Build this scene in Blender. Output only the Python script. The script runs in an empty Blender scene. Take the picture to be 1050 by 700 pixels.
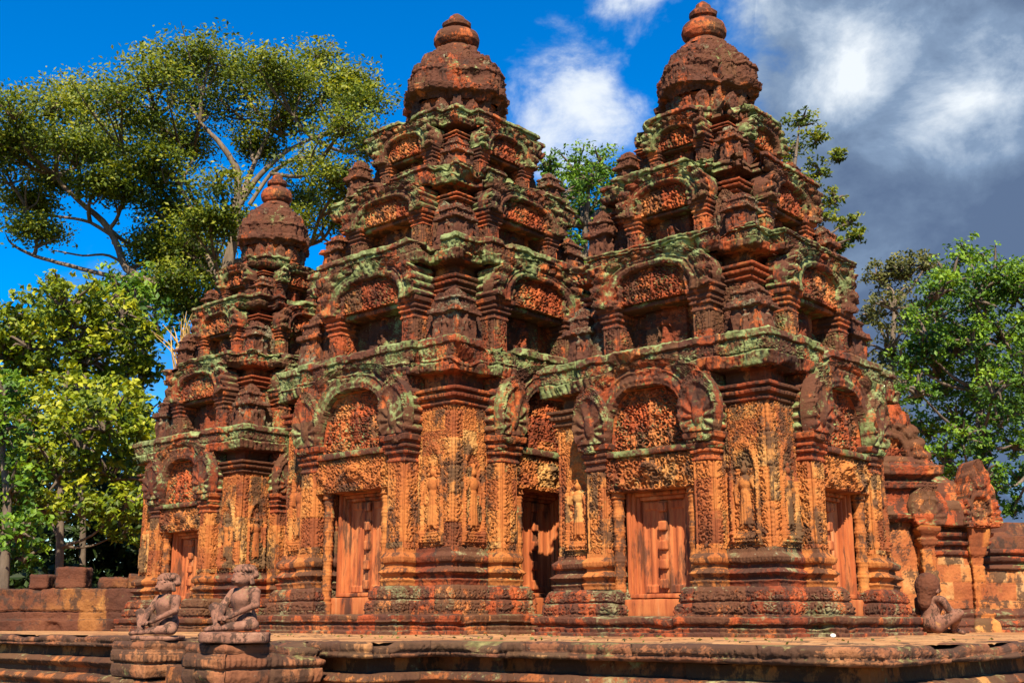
import bpy, math, random
import numpy as np
from mathutils import Vector, Matrix
R_ = math.radians
SC = bpy.context.scene
COL = SC.collection
random.seed(7)

# ------------------------------------------------------------------ camera, world, sun, exposure
FOC = 1174.16; PITCH = R_(13.7335); CAMZ = .15
cam = bpy.data.objects.new('camera', bpy.data.cameras.new('camera')); COL.objects.link(cam)
cam.data.sensor_width = 36; cam.data.lens = 36*FOC/1050
cam.data.clip_start = .05; cam.data.clip_end = 6000
cam.location = (0, 0, CAMZ); cam.rotation_euler = (math.pi/2+PITCH, 0, 0)
SC.camera = cam
SC.view_settings.view_transform = 'Standard'; SC.view_settings.look = 'None'
SC.view_settings.gamma = 1; SC.view_settings.use_curve_mapping = False
SC.view_settings.exposure = 1.25

SUN = Vector((.03, -1, 1.0)).normalized()
sl = bpy.data.lights.new('sun', 'SUN'); sl.energy = 5.0; sl.angle = R_(.5); sl.color = (1, .88, .68)
so = bpy.data.objects.new('sun', sl); COL.objects.link(so)
so.rotation_euler = SUN.to_track_quat('Z', 'Y').to_euler(); so.location = (6, -20, 30)

world = bpy.data.worlds.new('World'); SC.world = world; world.use_nodes = True
def build_world():
    nt = world.node_tree; N = nt.nodes; L = nt.links; N.clear()
    def n(t, **k):
        x = N.new(t)
        for a, b in k.items(): setattr(x, a, b)
        return x
    def math_(op, a, b=None, c=None, clamp=False):
        m = n('ShaderNodeMath', operation=op, use_clamp=clamp)
        for i, v in enumerate((a, b, c)):
            if v is None: continue
            if isinstance(v, (int, float)): m.inputs[i].default_value = v
            else: L.new(v, m.inputs[i])
        return m.outputs[0]
    sky = n('ShaderNodeTexSky', sky_type='NISHITA', sun_disc=False)
    sky.sun_elevation = math.asin(SUN.z); sky.sun_rotation = math.atan2(SUN.x, SUN.y)
    sky.air_density = 1.0; sky.dust_density = .15; sky.ozone_density = 3.5
    hs = n('ShaderNodeHueSaturation'); hs.inputs['Saturation'].default_value = 1.6; hs.inputs['Value'].default_value = 1.72
    hs.inputs['Hue'].default_value = .507
    L.new(sky.outputs[0], hs.inputs['Color'])
    tc = n('ShaderNodeTexCoord'); sp = n('ShaderNodeSeparateXYZ'); L.new(tc.outputs['Generated'], sp.inputs[0])
    X, Y, Z = sp.outputs
    def noise(scale, detail, rough, stretch=(1, 1, 1), loc=(0, 0, 0), dist=0):
        mp = n('ShaderNodeMapping'); mp.inputs['Scale'].default_value = stretch; mp.inputs['Location'].default_value = loc
        L.new(tc.outputs['Generated'], mp.inputs[0])
        t = n('ShaderNodeTexNoise'); t.inputs['Scale'].default_value = scale; t.inputs['Detail'].default_value = detail
        t.inputs['Roughness'].default_value = rough; t.inputs['Distortion'].default_value = dist
        L.new(mp.outputs[0], t.inputs['Vector']); return t.outputs[0]
    def blob(dx, dz, rx, rz):          # soft elliptical region of the sky, centred on a direction
        a = math_('DIVIDE', math_('SUBTRACT', X, dx), rx); b = math_('DIVIDE', math_('SUBTRACT', Z, dz), rz)
        d = math_('ADD', math_('MULTIPLY', a, a), math_('MULTIPLY', b, b))
        return math_('SUBTRACT', 1, math_('SQRT', d), clamp=False)
    big = noise(3.2, 8, .56, (1, 1, 1.5), (.3, 0, .1), .3)
    fine = noise(11, 10, .62, (1, 1, 1.3), (1.3, 0, .7), .25)
    # cloud bank over the right half, a puff between the towers, wisps low on the left
    right = math_('MULTIPLY', math_('SUBTRACT', X, .105), 12.0)
    cov = right
    for b in (blob(.058, .435, .085, .10), blob(.105, .50, .075, .06), blob(-.33, .20, .10, .09), blob(.33, .10, .3, .06)):
        cov = math_('MAXIMUM', cov, math_('MULTIPLY', b, 1.1))
    cov = math_('SUBTRACT', math_('MINIMUM', cov, 2.1), math_('MULTIPLY', math_('MAXIMUM', math_('SUBTRACT', .215, Z), 0), 11.0))
    cov = math_('MAXIMUM', cov, math_('MULTIPLY', blob(.40, .09, .12, .05), 1.2))
    cov = math_('SUBTRACT', cov, math_('MULTIPLY', math_('LESS_THAN', Y, 0.15), 3))
    dens = math_('ADD', cov, math_('MULTIPLY', math_('SUBTRACT', math_('ADD', math_('MULTIPLY', big, .6), math_('MULTIPLY', fine, .5)), .62), 5.0))
    a = n('ShaderNodeMapRange', interpolation_type='SMOOTHSTEP'); L.new(dens, a.inputs[0])
    a.inputs[1].default_value = .05; a.inputs[2].default_value = 1.0
    alpha = a.outputs[0]
    # brightness: dark slate in the thick, white at puffs
    shade = math_('ADD', math_('MULTIPLY', fine, .55), math_('MULTIPLY', big, .45))
    puff = math_('MAXIMUM', blob(.362, .40, .07, .05), blob(.275, .435, .06, .05))
    puff = math_('MAXIMUM', puff, math_('MAXIMUM', blob(.06, .43, .16, .12), blob(.12, .50, .12, .1)))
    shade = math_('ADD', shade, math_('MULTIPLY', math_('MAXIMUM', puff, -.35), .23))
    low = math_('MULTIPLY', math_('SUBTRACT', Z, .42), .30)
    shade = math_('ADD', shade, math_('MULTIPLY', math_('MINIMUM', low, .05), math_('GREATER_THAN', X, .2)))
    cr = n('ShaderNodeValToRGB'); L.new(shade, cr.inputs[0])
    e = cr.color_ramp.elements
    e[0].position = .36; e[0].color = (.115, .175, .30, 1)
    e[1].position = .70; e[1].color = (.86, .92, .98, 1)
    e.new(.45).color = (.16, .235, .37, 1); e.new(.53).color = (.24, .34, .50, 1); e.new(.60).color = (.46, .56, .70, 1)
    bg1 = n('ShaderNodeBackground'); L.new(hs.outputs[0], bg1.inputs[0]); bg1.inputs[1].default_value = .050
    bg2 = n('ShaderNodeBackground'); L.new(cr.outputs[0], bg2.inputs[0]); bg2.inputs[1].default_value = .44
    mx = n('ShaderNodeMixShader'); L.new(alpha, mx.inputs[0]); L.new(bg1.outputs[0], mx.inputs[1]); L.new(bg2.outputs[0], mx.inputs[2])
    out = n('ShaderNodeOutputWorld'); L.new(mx.outputs[0], out.inputs[0])
build_world()

# ------------------------------------------------------------------ noise
_rng = np.random.default_rng(11)
_TAB = _rng.random(65536)
def _h(ix, iy, iz, s):
    return _TAB[((ix*73856093) ^ (iy*19349663) ^ (iz*83492791) ^ (s*2654435)) & 65535]
def vn(P, sc, seed=0):
    """value noise 0..1; P (...,3)"""
    Q = P*sc; F = np.floor(Q); I = F.astype(np.int64); f = Q-F; f = f*f*(3-2*f)
    x, y, z = I[..., 0], I[..., 1], I[..., 2]; fx, fy, fz = f[..., 0], f[..., 1], f[..., 2]
    r = 0
    for dx in (0, 1):
        wx = fx if dx else 1-fx
        for dy in (0, 1):
            wy = fy if dy else 1-fy
            for dz in (0, 1):
                r = r + wx*wy*(fz if dz else 1-fz)*_h(x+dx, y+dy, z+dz, seed)
    return r
def fbm(P, sc, seed=0, o=3):
    a = 0; w = 1; t = 0
    for i in range(o):
        a = a+w*vn(P, sc*2.03**i, seed+i*17); t += w; w *= .5
    return a/t
def h2(a, b, s=0):
    return _TAB[((np.asarray(a).astype(np.int64)*73856093) ^ (np.asarray(b).astype(np.int64)*19349663) ^ (s*83492791)) & 65535]
def sst(a, b, x):
    t = np.clip((x-a)/(b-a), 0, 1); return t*t*(3-2*t)
def carve(x, z, cell, seed=0):
    """foliage scrollwork: jittered lattice of spirals, 0..1"""
    X = x/cell; Z = z/cell; ix = np.floor(X); iz = np.floor(Z)
    best = np.full(X.shape, 9.); bx = np.zeros(X.shape); bz = np.zeros(X.shape); bh = np.zeros(X.shape)
    for i in (-1, 0, 1):
        for j in (-1, 0, 1):
            cx = ix+i; cz = iz+j
            px = cx+.5+.42*(h2(cx, cz, seed)-.5); pz = cz+.5+.25*(cx % 2)+.42*(h2(cx, cz, seed+3)-.5)
            d = np.hypot(X-px, Z-pz); m = d < best
            best = np.where(m, d, best); bx = np.where(m, X-px, bx); bz = np.where(m, Z-pz, bz); bh = np.where(m, h2(cx, cz, seed+5), bh)
    ph = np.arctan2(bz, bx); sg = np.where(bh > .35, 1, -1); q = np.floor(bh*97) % 3
    ring = np.exp(-((best-.47)/.055)**2)
    npet = 5+2*(q == 1)
    ros = sst(.25, .75, (.5+.5*np.cos(npet*ph+bh*6))*sst(.42, .36, best)*sst(.08, .16, best))
    ros = np.maximum(ros, sst(.13, .06, best)*1.1)
    spi = sst(-.15, .45, np.sin(2*np.pi*best*2.6+sg*ph+bh*6)+.35*np.sin(ph*6))*sst(.46, .40, best)
    inner = np.where(q == 0, ros, spi)
    leafs = sst(.0, .5, np.sin(X*9.4+np.sin(Z*6.3)*1.6)*np.sin(Z*9.4+1))*sst(.50, .60, best)*.85
    return np.maximum(np.maximum(ring*.95, inner*(.8+.35*bh)), leafs)

# ------------------------------------------------------------------ mesh builder
def tag(o, label=None, cat=None, group=None, kind=None):
    if label: o['label'] = label
    if cat: o['category'] = cat
    if group: o['group'] = group
    if kind: o['kind'] = kind
    return o
def empty(name, loc=(0, 0, 0), rz=0):
    o = bpy.data.objects.new(name, None); COL.objects.link(o); o.location = loc; o.rotation_euler = (0, 0, rz)
    o.empty_display_size = .2
    return o
class MB:
    def __init__(s): s.v = []; s.f = []; s.a = []; s.n = 0; s.sm = []
    def grid(s, P, cu=False, blk=None, flip=False, smooth=True):
        h, w = P.shape[:2]
        idx = np.arange(h*w).reshape(h, w)+s.n
        if cu: idx = np.concatenate([idx, idx[:, :1]], 1)
        q = np.stack([idx[:-1, :-1], idx[:-1, 1:], idx[1:, 1:], idx[1:, :-1]], -1).reshape(-1, 4)
        if flip: q = q[:, ::-1]
        s.v.append(P.reshape(-1, 3)); s.f.append(q); s.n += h*w
        s.a.append(np.full(h*w, .5) if blk is None else np.broadcast_to(blk, (h, w)).reshape(-1))
        s.sm.append(np.full(len(q), smooth))
    def raw(s, V, Q, smooth=True, a=None):
        V = np.asarray(V, float); Q = np.asarray(Q, np.int64)
        s.v.append(V); s.f.append(Q+s.n); s.n += len(V); s.a.append(np.full(len(V), .5) if a is None else np.asarray(a)); s.sm.append(np.full(len(Q), smooth))
    def build(s, name, mat, parent=None):
        V = np.concatenate(s.v); Q = np.concatenate(s.f); A = np.concatenate(s.a); S = np.concatenate(s.sm)
        me = bpy.data.meshes.new(name)
        me.vertices.add(len(V)); me.vertices.foreach_set('co', V.astype(np.float32).ravel())
        me.loops.add(Q.size); me.loops.foreach_set('vertex_index', Q.astype(np.int32).ravel())
        me.polygons.add(len(Q)); me.polygons.foreach_set('loop_start', (np.arange(len(Q))*Q.shape[1]).astype(np.int32))
        me.polygons.foreach_set('use_smooth', S)
        at = me.attributes.new('blk', 'FLOAT', 'POINT'); at.data.foreach_set('value', A.astype(np.float32))
        me.update(calc_edges=True)
        me.materials.append(mat)
        o = bpy.data.objects.new(name, me); COL.objects.link(o)
        if parent: o.parent = parent
        return o

# ------------------------------------------------------------------ materials
class NT:
    def __init__(s, name):
        s.m = bpy.data.materials.new(name); s.m.use_nodes = True; s.t = s.m.node_tree; s.t.nodes.clear(); s.L = s.t.links
        s.tc = s.n('ShaderNodeTexCoord').outputs['Object']
    def n(s, t, **k):
        x = s.t.nodes.new(t)
        for a, b in k.items(): setattr(x, a, b)
        return x
    def put(s, sock, v):
        if isinstance(v, (int, float)): sock.default_value = v
        elif isinstance(v, tuple): sock.default_value = v if len(v) == 4 or sock.type == 'VECTOR' else (*v, 1)
        else: s.L.new(v, sock)
    def math(s, op, a, b=None, clamp=False):
        m = s.n('ShaderNodeMath', operation=op, use_clamp=clamp); s.put(m.inputs[0], a)
        if b is not None: s.put(m.inputs[1], b)
        return m.outputs[0]
    def noise(s, sc, det=6, rough=.6, st=(1, 1, 1), loc=(0, 0, 0), col=False):
        mp = s.n('ShaderNodeMapping'); mp.inputs['Scale'].default_value = st; mp.inputs['Location'].default_value = loc; s.L.new(s.tc, mp.inputs[0])
        t = s.n('ShaderNodeTexNoise'); t.inputs['Scale'].default_value = sc; t.inputs['Detail'].default_value = det; t.inputs['Roughness'].default_value = rough
        s.L.new(mp.outputs[0], t.inputs['Vector']); return t.outputs[1 if col else 0]
    def ramp(s, v, pts):
        r = s.n('ShaderNodeValToRGB'); s.L.new(v, r.inputs[0]); e = r.color_ramp.elements
        e[0].position, e[0].color = pts[0][0], (*pts[0][1], 1); e[1].position, e[1].color = pts[-1][0], (*pts[-1][1], 1)
        for p, c in pts[1:-1]: e.new(p).color = (*c, 1)
        return r.outputs[0]
    def step(s, v, a, b):
        r = s.n('ShaderNodeMapRange', interpolation_type='SMOOTHSTEP'); s.L.new(v, r.inputs[0]); r.inputs[1].default_value = a; r.inputs[2].default_value = b
        return r.outputs[0]
    def mix(s, f, a, b, mode='MIX'):
        m = s.n('ShaderNodeMix', data_type='RGBA', blend_type=mode)
        s.put(m.inputs['Factor'], f); s.put(m.inputs[6], a); s.put(m.inputs[7], b); return m.outputs[2]
    def out(s, col, rough=.9, bump=None, bstr=.4, bd=.01, spec=.25):
        b = s.n('ShaderNodeBsdfPrincipled'); s.put(b.inputs['Base Color'], col); s.put(b.inputs['Roughness'], rough)
        b.inputs['Specular IOR Level'].default_value = spec
        if bump is not None:
            bn = s.n('ShaderNodeBump'); bn.inputs['Strength'].default_value = bstr; bn.inputs['Distance'].default_value = bd
            s.L.new(bump, bn.inputs['Height']); s.L.new(bn.outputs[0], b.inputs['Normal'])
        o = s.n('ShaderNodeOutputMaterial'); s.L.new(b.outputs[0], o.inputs[0]); return s.m
ALB = .66
def stone(name, pal, lichen=.0, dark=.3, up=.5, lcol=((.13, .17, .055), (.36, .46, .20)), fine=1.0):
    """weathered sandstone: per-block tint, streaks of black algae, crusts of pale green lichen"""
    t = NT(name)
    if 'statue' in name:
        mp_ = t.n('ShaderNodeMapping'); mp_.inputs['Scale'].default_value = (4, 4, 4); t.L.new(t.tc, mp_.inputs[0]); t.tc = mp_.outputs[0]
    at = t.n('ShaderNodeAttribute', attribute_name='blk').outputs['Fac']
    base = t.noise(1.3, 5, .6)
    v = t.math('ADD', t.math('MULTIPLY', base, .75), t.math('MULTIPLY', at, .42))
    col = t.ramp(v, [(.28+.13*i, c) for i, c in enumerate(pal)])
    grain = t.noise(38, 5, .7)
    g2 = t.math('ADD', .62, t.math('MULTIPLY', grain, .76))
    col = t.mix(1.0, col, g2, 'MULTIPLY')
    # tan / ochre wash
    och = t.step(t.noise(2.1, 6, .62, loc=(7, 3, 1)), .60, .74)
    col = t.mix(t.math('MULTIPLY', och, .65), col, (.56, .27, .08))
    # black streaks and crust
    st = t.noise(2.4, 8, .68, (1.2, 1.2, .45), (3, 1, 4)); st2 = t.noise(9, 8, .7, (1, 1, .8), (1, 5, 4))
    geo = t.n('ShaderNodeNewGeometry'); sp = t.n('ShaderNodeSeparateXYZ'); t.L.new(geo.outputs['True Normal'], sp.inputs[0]); nz = sp.outputs[2]
    dk = t.math('ADD', t.math('ADD', t.math('MULTIPLY', st, .6), t.math('MULTIPLY', st2, .4)), t.math('ADD', t.math('MULTIPLY', t.math('MAXIMUM', nz, 0), .12*up), t.math('MULTIPLY', t.math('SUBTRACT', at, .5), .11)))
    dk = t.step(dk, .615-.25*dark, .675-.25*dark)
    col = t.mix(t.math('MULTIPLY', dk, .84), col, t.mix(t.noise(5, 4, .6, loc=(2, 2, 8)), (.022, .017, .015), (.080, .042, .028)))
    if lichen > 0:
        l1 = t.noise(1.9, 7, .65, loc=(9, 2, 6)); l2 = t.noise(13, 7, .72, loc=(2, 8, 3))
        lf = t.math('ADD', t.math('ADD', t.math('MULTIPLY', l1, .62), t.math('MULTIPLY', l2, .38)), t.math('MULTIPLY', t.math('MAXIMUM', nz, -.3), .05))
        lf = t.step(lf, .63-.21*lichen, .70-.21*lichen)
        lc = t.mix(t.step(t.noise(6, 5, .7, loc=(4, 4, 9)), .38, .66), lcol[0], lcol[1])
        col = t.mix(t.math('MULTIPLY', lf, .88), col, lc)
        spk = t.step(t.noise(21, 3, .5, loc=(6, 1, 2)), .70, .76)
        col = t.mix(t.math('MULTIPLY', spk, .55*min(1, lichen*1.6)), col, (.50, .52, .38))
    col = t.mix(1.0, col, (ALB*.99, ALB*.95, ALB*.88), 'MULTIPLY')
    b = t.math('ADD', t.math('MULTIPLY', t.noise(16, 8, .72), 1.0), t.math('MULTIPLY', t.noise(70, 4, .7), .35))
    vo = t.n('ShaderNodeTexVoronoi'); vo.inputs['Scale'].default_value = 26; t.L.new(t.tc, vo.inputs['Vector'])
    b = t.math('ADD', b, t.math('MULTIPLY', vo.outputs[0], .5*fine))
    return t.out(col, .92, b, .65, .006 if 'statue' in name else .009 if name in ('carved sandstone', 'tympanum stone') else .015)
PAL = [(.12, .040, .018), (.30, .080, .026), (.47, .150, .038), (.55, .205, .052), (.60, .31, .10)]
PALR = [(.08, .025, .015), (.24, .052, .020), (.44, .092, .028), (.55, .150, .042), (.58, .22, .07)]
M_ = dict(
    wall=stone('carved sandstone', PAL, .12, .42),
    base=stone('weathered base stone', PALR, .42, .68, lcol=((.13, .13, .06), (.36, .33, .18))),
    cornice=stone('lichened cornice stone', PALR, .72, .74, 1.0),
    under=stone('cornice underside stone', PALR, .18, .66),
    ped=stone('pediment stone', PALR, .62, .72),
    tymp=stone('tympanum stone', PALR, .10, .36),
    upper=stone('upper storey stone', PALR, .40, .64, 1.0),
    ante=stone('antefix stone', PALR, .42, .80, 1.0, lcol=((.12, .12, .07), (.34, .34, .22))),
    crown=stone('crown stone', PALR, .26, .80, 1.0),
    finial=stone('finial stone', PALR, .02, .62, .6),
    cap=stone('capital stone', PALR, .20, .62),
    pave=stone('terrace paving', [(.26, .11, .05), (.38, .17, .07), (.48, .23, .095), (.54, .28, .12), (.58, .32, .15)], 0, .22, .2, fine=.4),
    lip=stone('terrace edge stone', [(.14, .055, .03), (.24, .09, .045), (.34, .13, .06), (.42, .18, .08), (.5, .26, .11)], .28, .62, lcol=((.12, .11, .04), (.38, .34, .14))),
    terr=stone('terrace side stone', [(.16, .05, .02), (.28, .085, .03), (.40, .13, .04), (.52, .2, .06), (.6, .3, .1)], .25, .62, lcol=((.16, .14, .06), (.45, .42, .22))),
    lat=stone('laterite block', [(.05, .020, .013), (.085, .030, .017), (.125, .042, .022), (.16, .055, .026), (.30, .12, .035)], .05, .34, fine=1.6),
    statue=stone('statue sandstone', [(.07, .034, .024), (.14, .062, .044), (.25, .115, .078), (.36, .175, .12), (.50, .29, .20)], .06, .46, .2, fine=.8),
    hall=stone('hall stone', [(.16, .05, .025), (.30, .085, .032), (.44, .14, .045), (.55, .22, .07), (.64, .36, .16)], .15, .40),
)
def door_mat():
    t = NT('false door stone')
    v = t.noise(3.0, 6, .6, (3, 3, .35)); col = t.ramp(v, [(.30, (.24, .06, .022)), (.45, (.44, .125, .040)), (.58, (.56, .19, .06)), (.72, (.58, .27, .12))])
    dk = t.step(t.noise(2.2, 8, .7, (2.5, 2.5, .5), (5, 2, 1)), .50, .61)
    col = t.mix(t.math('MULTIPLY', dk, .8), col, (.05, .028, .02))
    return t.out(t.mix(1.0, col, (.72, .64, .60), 'MULTIPLY'), .85, t.noise(24, 6, .65, (1, 1, .35)), .25, .005)
M_['door'] = door_mat()
M_['hallroof'] = stone('hall roof stone', PALR, .26, .62)
def plain(name, col, rough=.8):
    t = NT(name); v = t.noise(14, 5, .6); return t.out(t.mix(v, tuple(c*.7 for c in col), tuple(min(1, c*1.3) for c in col)), rough, t.noise(40, 4, .6), .2, .005)
M_['white'] = plain('pale pebble', (.72, .70, .62))
def leaf_mat(name, ca, cb, cc, tr=.28):
    t = NT(name)
    at = t.n('ShaderNodeAttribute', attribute_name='blk').outputs['Fac']
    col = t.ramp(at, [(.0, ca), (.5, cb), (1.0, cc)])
    d = t.n('ShaderNodeBsdfPrincipled'); t.L.new(col, d.inputs['Base Color']); d.inputs['Roughness'].default_value = .55; d.inputs['Specular IOR Level'].default_value = .3
    tl = t.n('ShaderNodeBsdfTranslucent'); t.L.new(t.mix(1, col, (1.6, 1.5, .5), 'MULTIPLY'), tl.inputs[0])
    mx = t.n('ShaderNodeMixShader'); mx.inputs[0].default_value = tr; t.L.new(d.outputs[0], mx.inputs[1]); t.L.new(tl.outputs[0], mx.inputs[2])
    o = t.n('ShaderNodeOutputMaterial'); t.L.new(mx.outputs[0], o.inputs[0]); return t.m
def bark_mat(name, a, b):
    t = NT(name); v = t.noise(5, 7, .65, (1, 1, .3))
    return t.out(t.ramp(v, [(.3, a), (.7, b)]), .9, t.noise(22, 6, .7, (1, 1, .25)), .6, .02)
M_['bark_pale'] = bark_mat('pale bark', (.05, .037, .027), (.20, .145, .10))
M_['bark_dark'] = bark_mat('dark bark', (.05, .035, .025), (.15, .11, .08))
M_['leaf_big'] = leaf_mat('olive canopy leaf', (0.0270, 0.0508, 0.0037), (0.1112, 0.1500, 0.0100), (0.2824, 0.2762, 0.0200), .38)
M_['leaf_yel'] = leaf_mat('yellow green leaf', (0.0254, 0.0518, 0.0013), (0.1287, 0.1726, 0.0039), (0.3187, 0.3161, 0.0090))
M_['leaf_grn'] = leaf_mat('fresh green leaf', (0.0189, 0.0518, 0.0034), (0.0660, 0.1436, 0.0066), (0.1836, 0.2819, 0.0130))
M_['leaf_olv'] = leaf_mat('brownish leaf', (0.0252, 0.0321, 0.0076), (0.0702, 0.0748, 0.0132), (0.1728, 0.1591, 0.0302))
M_['leaf_shaded'] = leaf_mat('shaded understorey leaf', (0.0050, 0.0126, 0.0025), (0.0165, 0.0330, 0.0044), (0.0432, 0.0720, 0.0086))  # shadow among the understorey leaves is put into this dark colour
M_['straw'] = leaf_mat('dry straw frond', (.40, .24, .07), (.55, .36, .12), (.65, .48, .2))
def ground_mat():
    t = NT('forest ground'); v = t.noise(.8, 8, .65)
    return t.out(t.ramp(v, [(.3, (.035, .045, .012)), (.5, (.09, .07, .03)), (.7, (.20, .11, .05))]), .95, t.noise(12, 6, .6), .5, .03)
M_['ground'] = ground_mat()

# ------------------------------------------------------------------ geometry primitives
def rotk(P, k):
    """side k of a tower: local (t, out, z) -> tower xyz; side 0 faces -Y, side 1 faces +X"""
    t, o, z = P[..., 0], P[..., 1], P[..., 2]
    a = k*math.pi/2; c, s = math.cos(a), math.sin(a)
    x, y = t, -o
    return np.stack([c*x-s*y, s*x+c*y, z], -1)
def erode(P, ero, seed, rough=1.0):
    D = np.stack([fbm(P, 5.5, seed+1, 3), fbm(P, 5.5, seed+40, 3), fbm(P, 5.5, seed+80, 3)], -1)-.5
    P = P+D*ero*2.4
    f = np.stack([vn(P, 31, seed+5), vn(P, 31, seed+6), vn(P, 31, seed+7)], -1)-.5
    return P+f*ero*.75*rough
def cross(c, a=None, b=None, rw=0, rd=0, rs=0, rsw=0):
    """plan of a redented tower, counter-clockwise; rs/rsw = recessed strip beside the porch"""
    a = c if a is None else a; pts = []
    for k in range(4):
        ang = k*math.pi/2; cs, sn = math.cos(ang), math.sin(ang)
        q = [(-c, c)]
        if b and abs(a-c) > 1e-6:
            if rs: q += [(-b-rsw, c), (-b-rsw, c-rs), (-b, c-rs)]
            else: q += [(-b, c)]
            q += [(-b, a)]
            if rw: q += [(-rw, a), (-rw, a-rd), (rw, a-rd), (rw, a)]
            q += [(b, a)]
            if rs: q += [(b, c-rs), (b+rsw, c-rs), (b+rsw, c)]
            else: q += [(b, c)]
        for t, o in q:
            x, y = t, -o; pts.append((cs*x-sn*y, sn*x+cs*y))
    return pts
def resamp(prof, res):
    out = []
    for (z0, e0), (z1, e1) in zip(prof[:-1], prof[1:]):
        n = max(1, int(math.ceil(math.hypot(z1-z0, e1-e0)/res)))
        for i in range(n): out.append((z0+(z1-z0)*i/n, e0+(e1-e0)*i/n))
    out.append(prof[-1]); return np.array(out)
def loft(m, poly, prof, res, orn=None, ero=.012, seed=1, seen=None, joint=.007, course=.30, chip=.0, org=(0, 0, 0), blkw=.5):
    poly = [np.array(p, float) for p in poly]; n = len(poly)
    V = []; Nn = []; Mm = []; T = []; Ls = []; U = []; u0 = 0
    nrm = []
    for i in range(n):
        d = poly[(i+1) % n]-poly[i]; l = np.hypot(*d); nrm.append(np.array([d[1], -d[0]])/l)
    for i in range(n):
        p, q = poly[i], poly[(i+1) % n]; l = np.hypot(*(q-p)); ni = nrm[i]
        mp = nrm[i-1]+ni; mq = ni+nrm[(i+1) % n]
        if abs(np.dot(nrm[i-1], ni)) > .9: mp = ni
        if abs(np.dot(nrm[(i+1) % n], ni)) > .9: mq = ni
        vis = seen is None or np.dot(ni, seen[0]) > seen[1]
        r = res if vis else res*3
        k = max(1, int(math.ceil(l/r)))
        for j in range(k):
            f = j/k; V.append(p+(q-p)*f); Mm.append(mp*(1-f)+mq*f); Nn.append(mp if j == 0 else ni); T.append(f*l); Ls.append(l); U.append(u0+f*l)
        u0 += l
    V, Mm, Nn, T, Ls, U = map(np.array, (V, Mm, Nn, T, Ls, U))
    pr = resamp(prof, res); z = pr[:, 0][:, None]; e = pr[:, 1][:, None]
    H = np.zeros((len(pr), len(V)))
    if orn: H = H+orn(U[None, :]+0*z, z+0*U[None, :], T[None, :]+0*z, Ls[None, :]+0*z)
    blk = None
    if joint:
        ci = np.floor((z+.07)/course)+0*U[None, :]; fz = (z+.07)/course-ci
        off = h2(ci, ci*0+seed, 3); bw = blkw*(.7+.6*h2(ci, ci*0+seed, 8))
        bx = np.floor(U[None, :]/bw+off); fx = U[None, :]/bw+off-bx
        r = h2(bx, ci+seed*7, 5); H = H+(r-.5)*joint*1.8
        dz = np.minimum(fz, 1-fz)*course; dx = np.minimum(fx, 1-fx)*bw
        H = H-joint*1.6*np.exp(-(np.minimum(dz, dx)/.008)**2)
        blk = r
    xy = V[None]+Mm[None]*e[..., None]+Nn[None]*H[..., None]
    P = np.concatenate([xy, z[..., None]+0*xy[..., :1]], -1)
    if chip:
        c = sst(.60, .80, fbm(P+np.array(org), 2.6, seed+33, 2)); c2 = sst(.62, .70, fbm(P+np.array(org), 1.3, seed+61, 2))*(chip > .1); c = np.minimum(1, c+c2*1.2); P[..., :2] -= Nn[None]*(c*chip)[..., None]; P[..., 2] -= c*chip*.6*(z > prof[0][0]+.3*(prof[-1][0]-prof[0][0]))
    P = erode(P, ero, seed) if ero else P
    P = P+np.array(org)
    m.grid(P, cu=True, blk=blk)
def slab(m, W, z0, H, rel, out0, thick, k, xc, res, seed=1, ero=.010, tilt=0, place=None, blkv=None):
    """a carved slab: half-width W(v), relief rel(x, z) metres, standing on side k"""
    nv = max(3, int(H/res)); wmax = max(W(v) for v in np.linspace(0, 1, 20)); nu = max(4, int(2*wmax/res))
    v = np.linspace(0, 1, nv)[:, None]; u = np.linspace(-1, 1, nu)[None, :]
    Wv = np.array([W(a) for a in v[:, 0]])[:, None]
    x = u*Wv; z = v*H+0*u; h = rel(x, z)
    P = np.stack([x, out0+h+tilt*z, z+z0], -1)
    P = np.pad(P, ((1, 1), (1, 1), (0, 0)), 'edge')
    back = np.zeros(P.shape[:2], bool); back[0] = back[-1] = True; back[:, 0] = back[:, -1] = True
    P[..., 1] = np.where(back, out0-thick+tilt*(P[..., 2]-z0), P[..., 1])
    if place is None:
        P[..., 0] += xc; Q = rotk(P, k)
    else: Q = place(P)
    blk = .5+0*Q[..., 0] if blkv is None else np.pad(blkv(x, z), 1, 'edge')
    if blkv is None:
        r = h2(np.floor((P[..., 0]+9)/.38+seed*.37), np.floor(P[..., 2]/.32), seed); blk = r
    Q = erode(Q, ero, seed)
    m.grid(Q, blk=blk)
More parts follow.
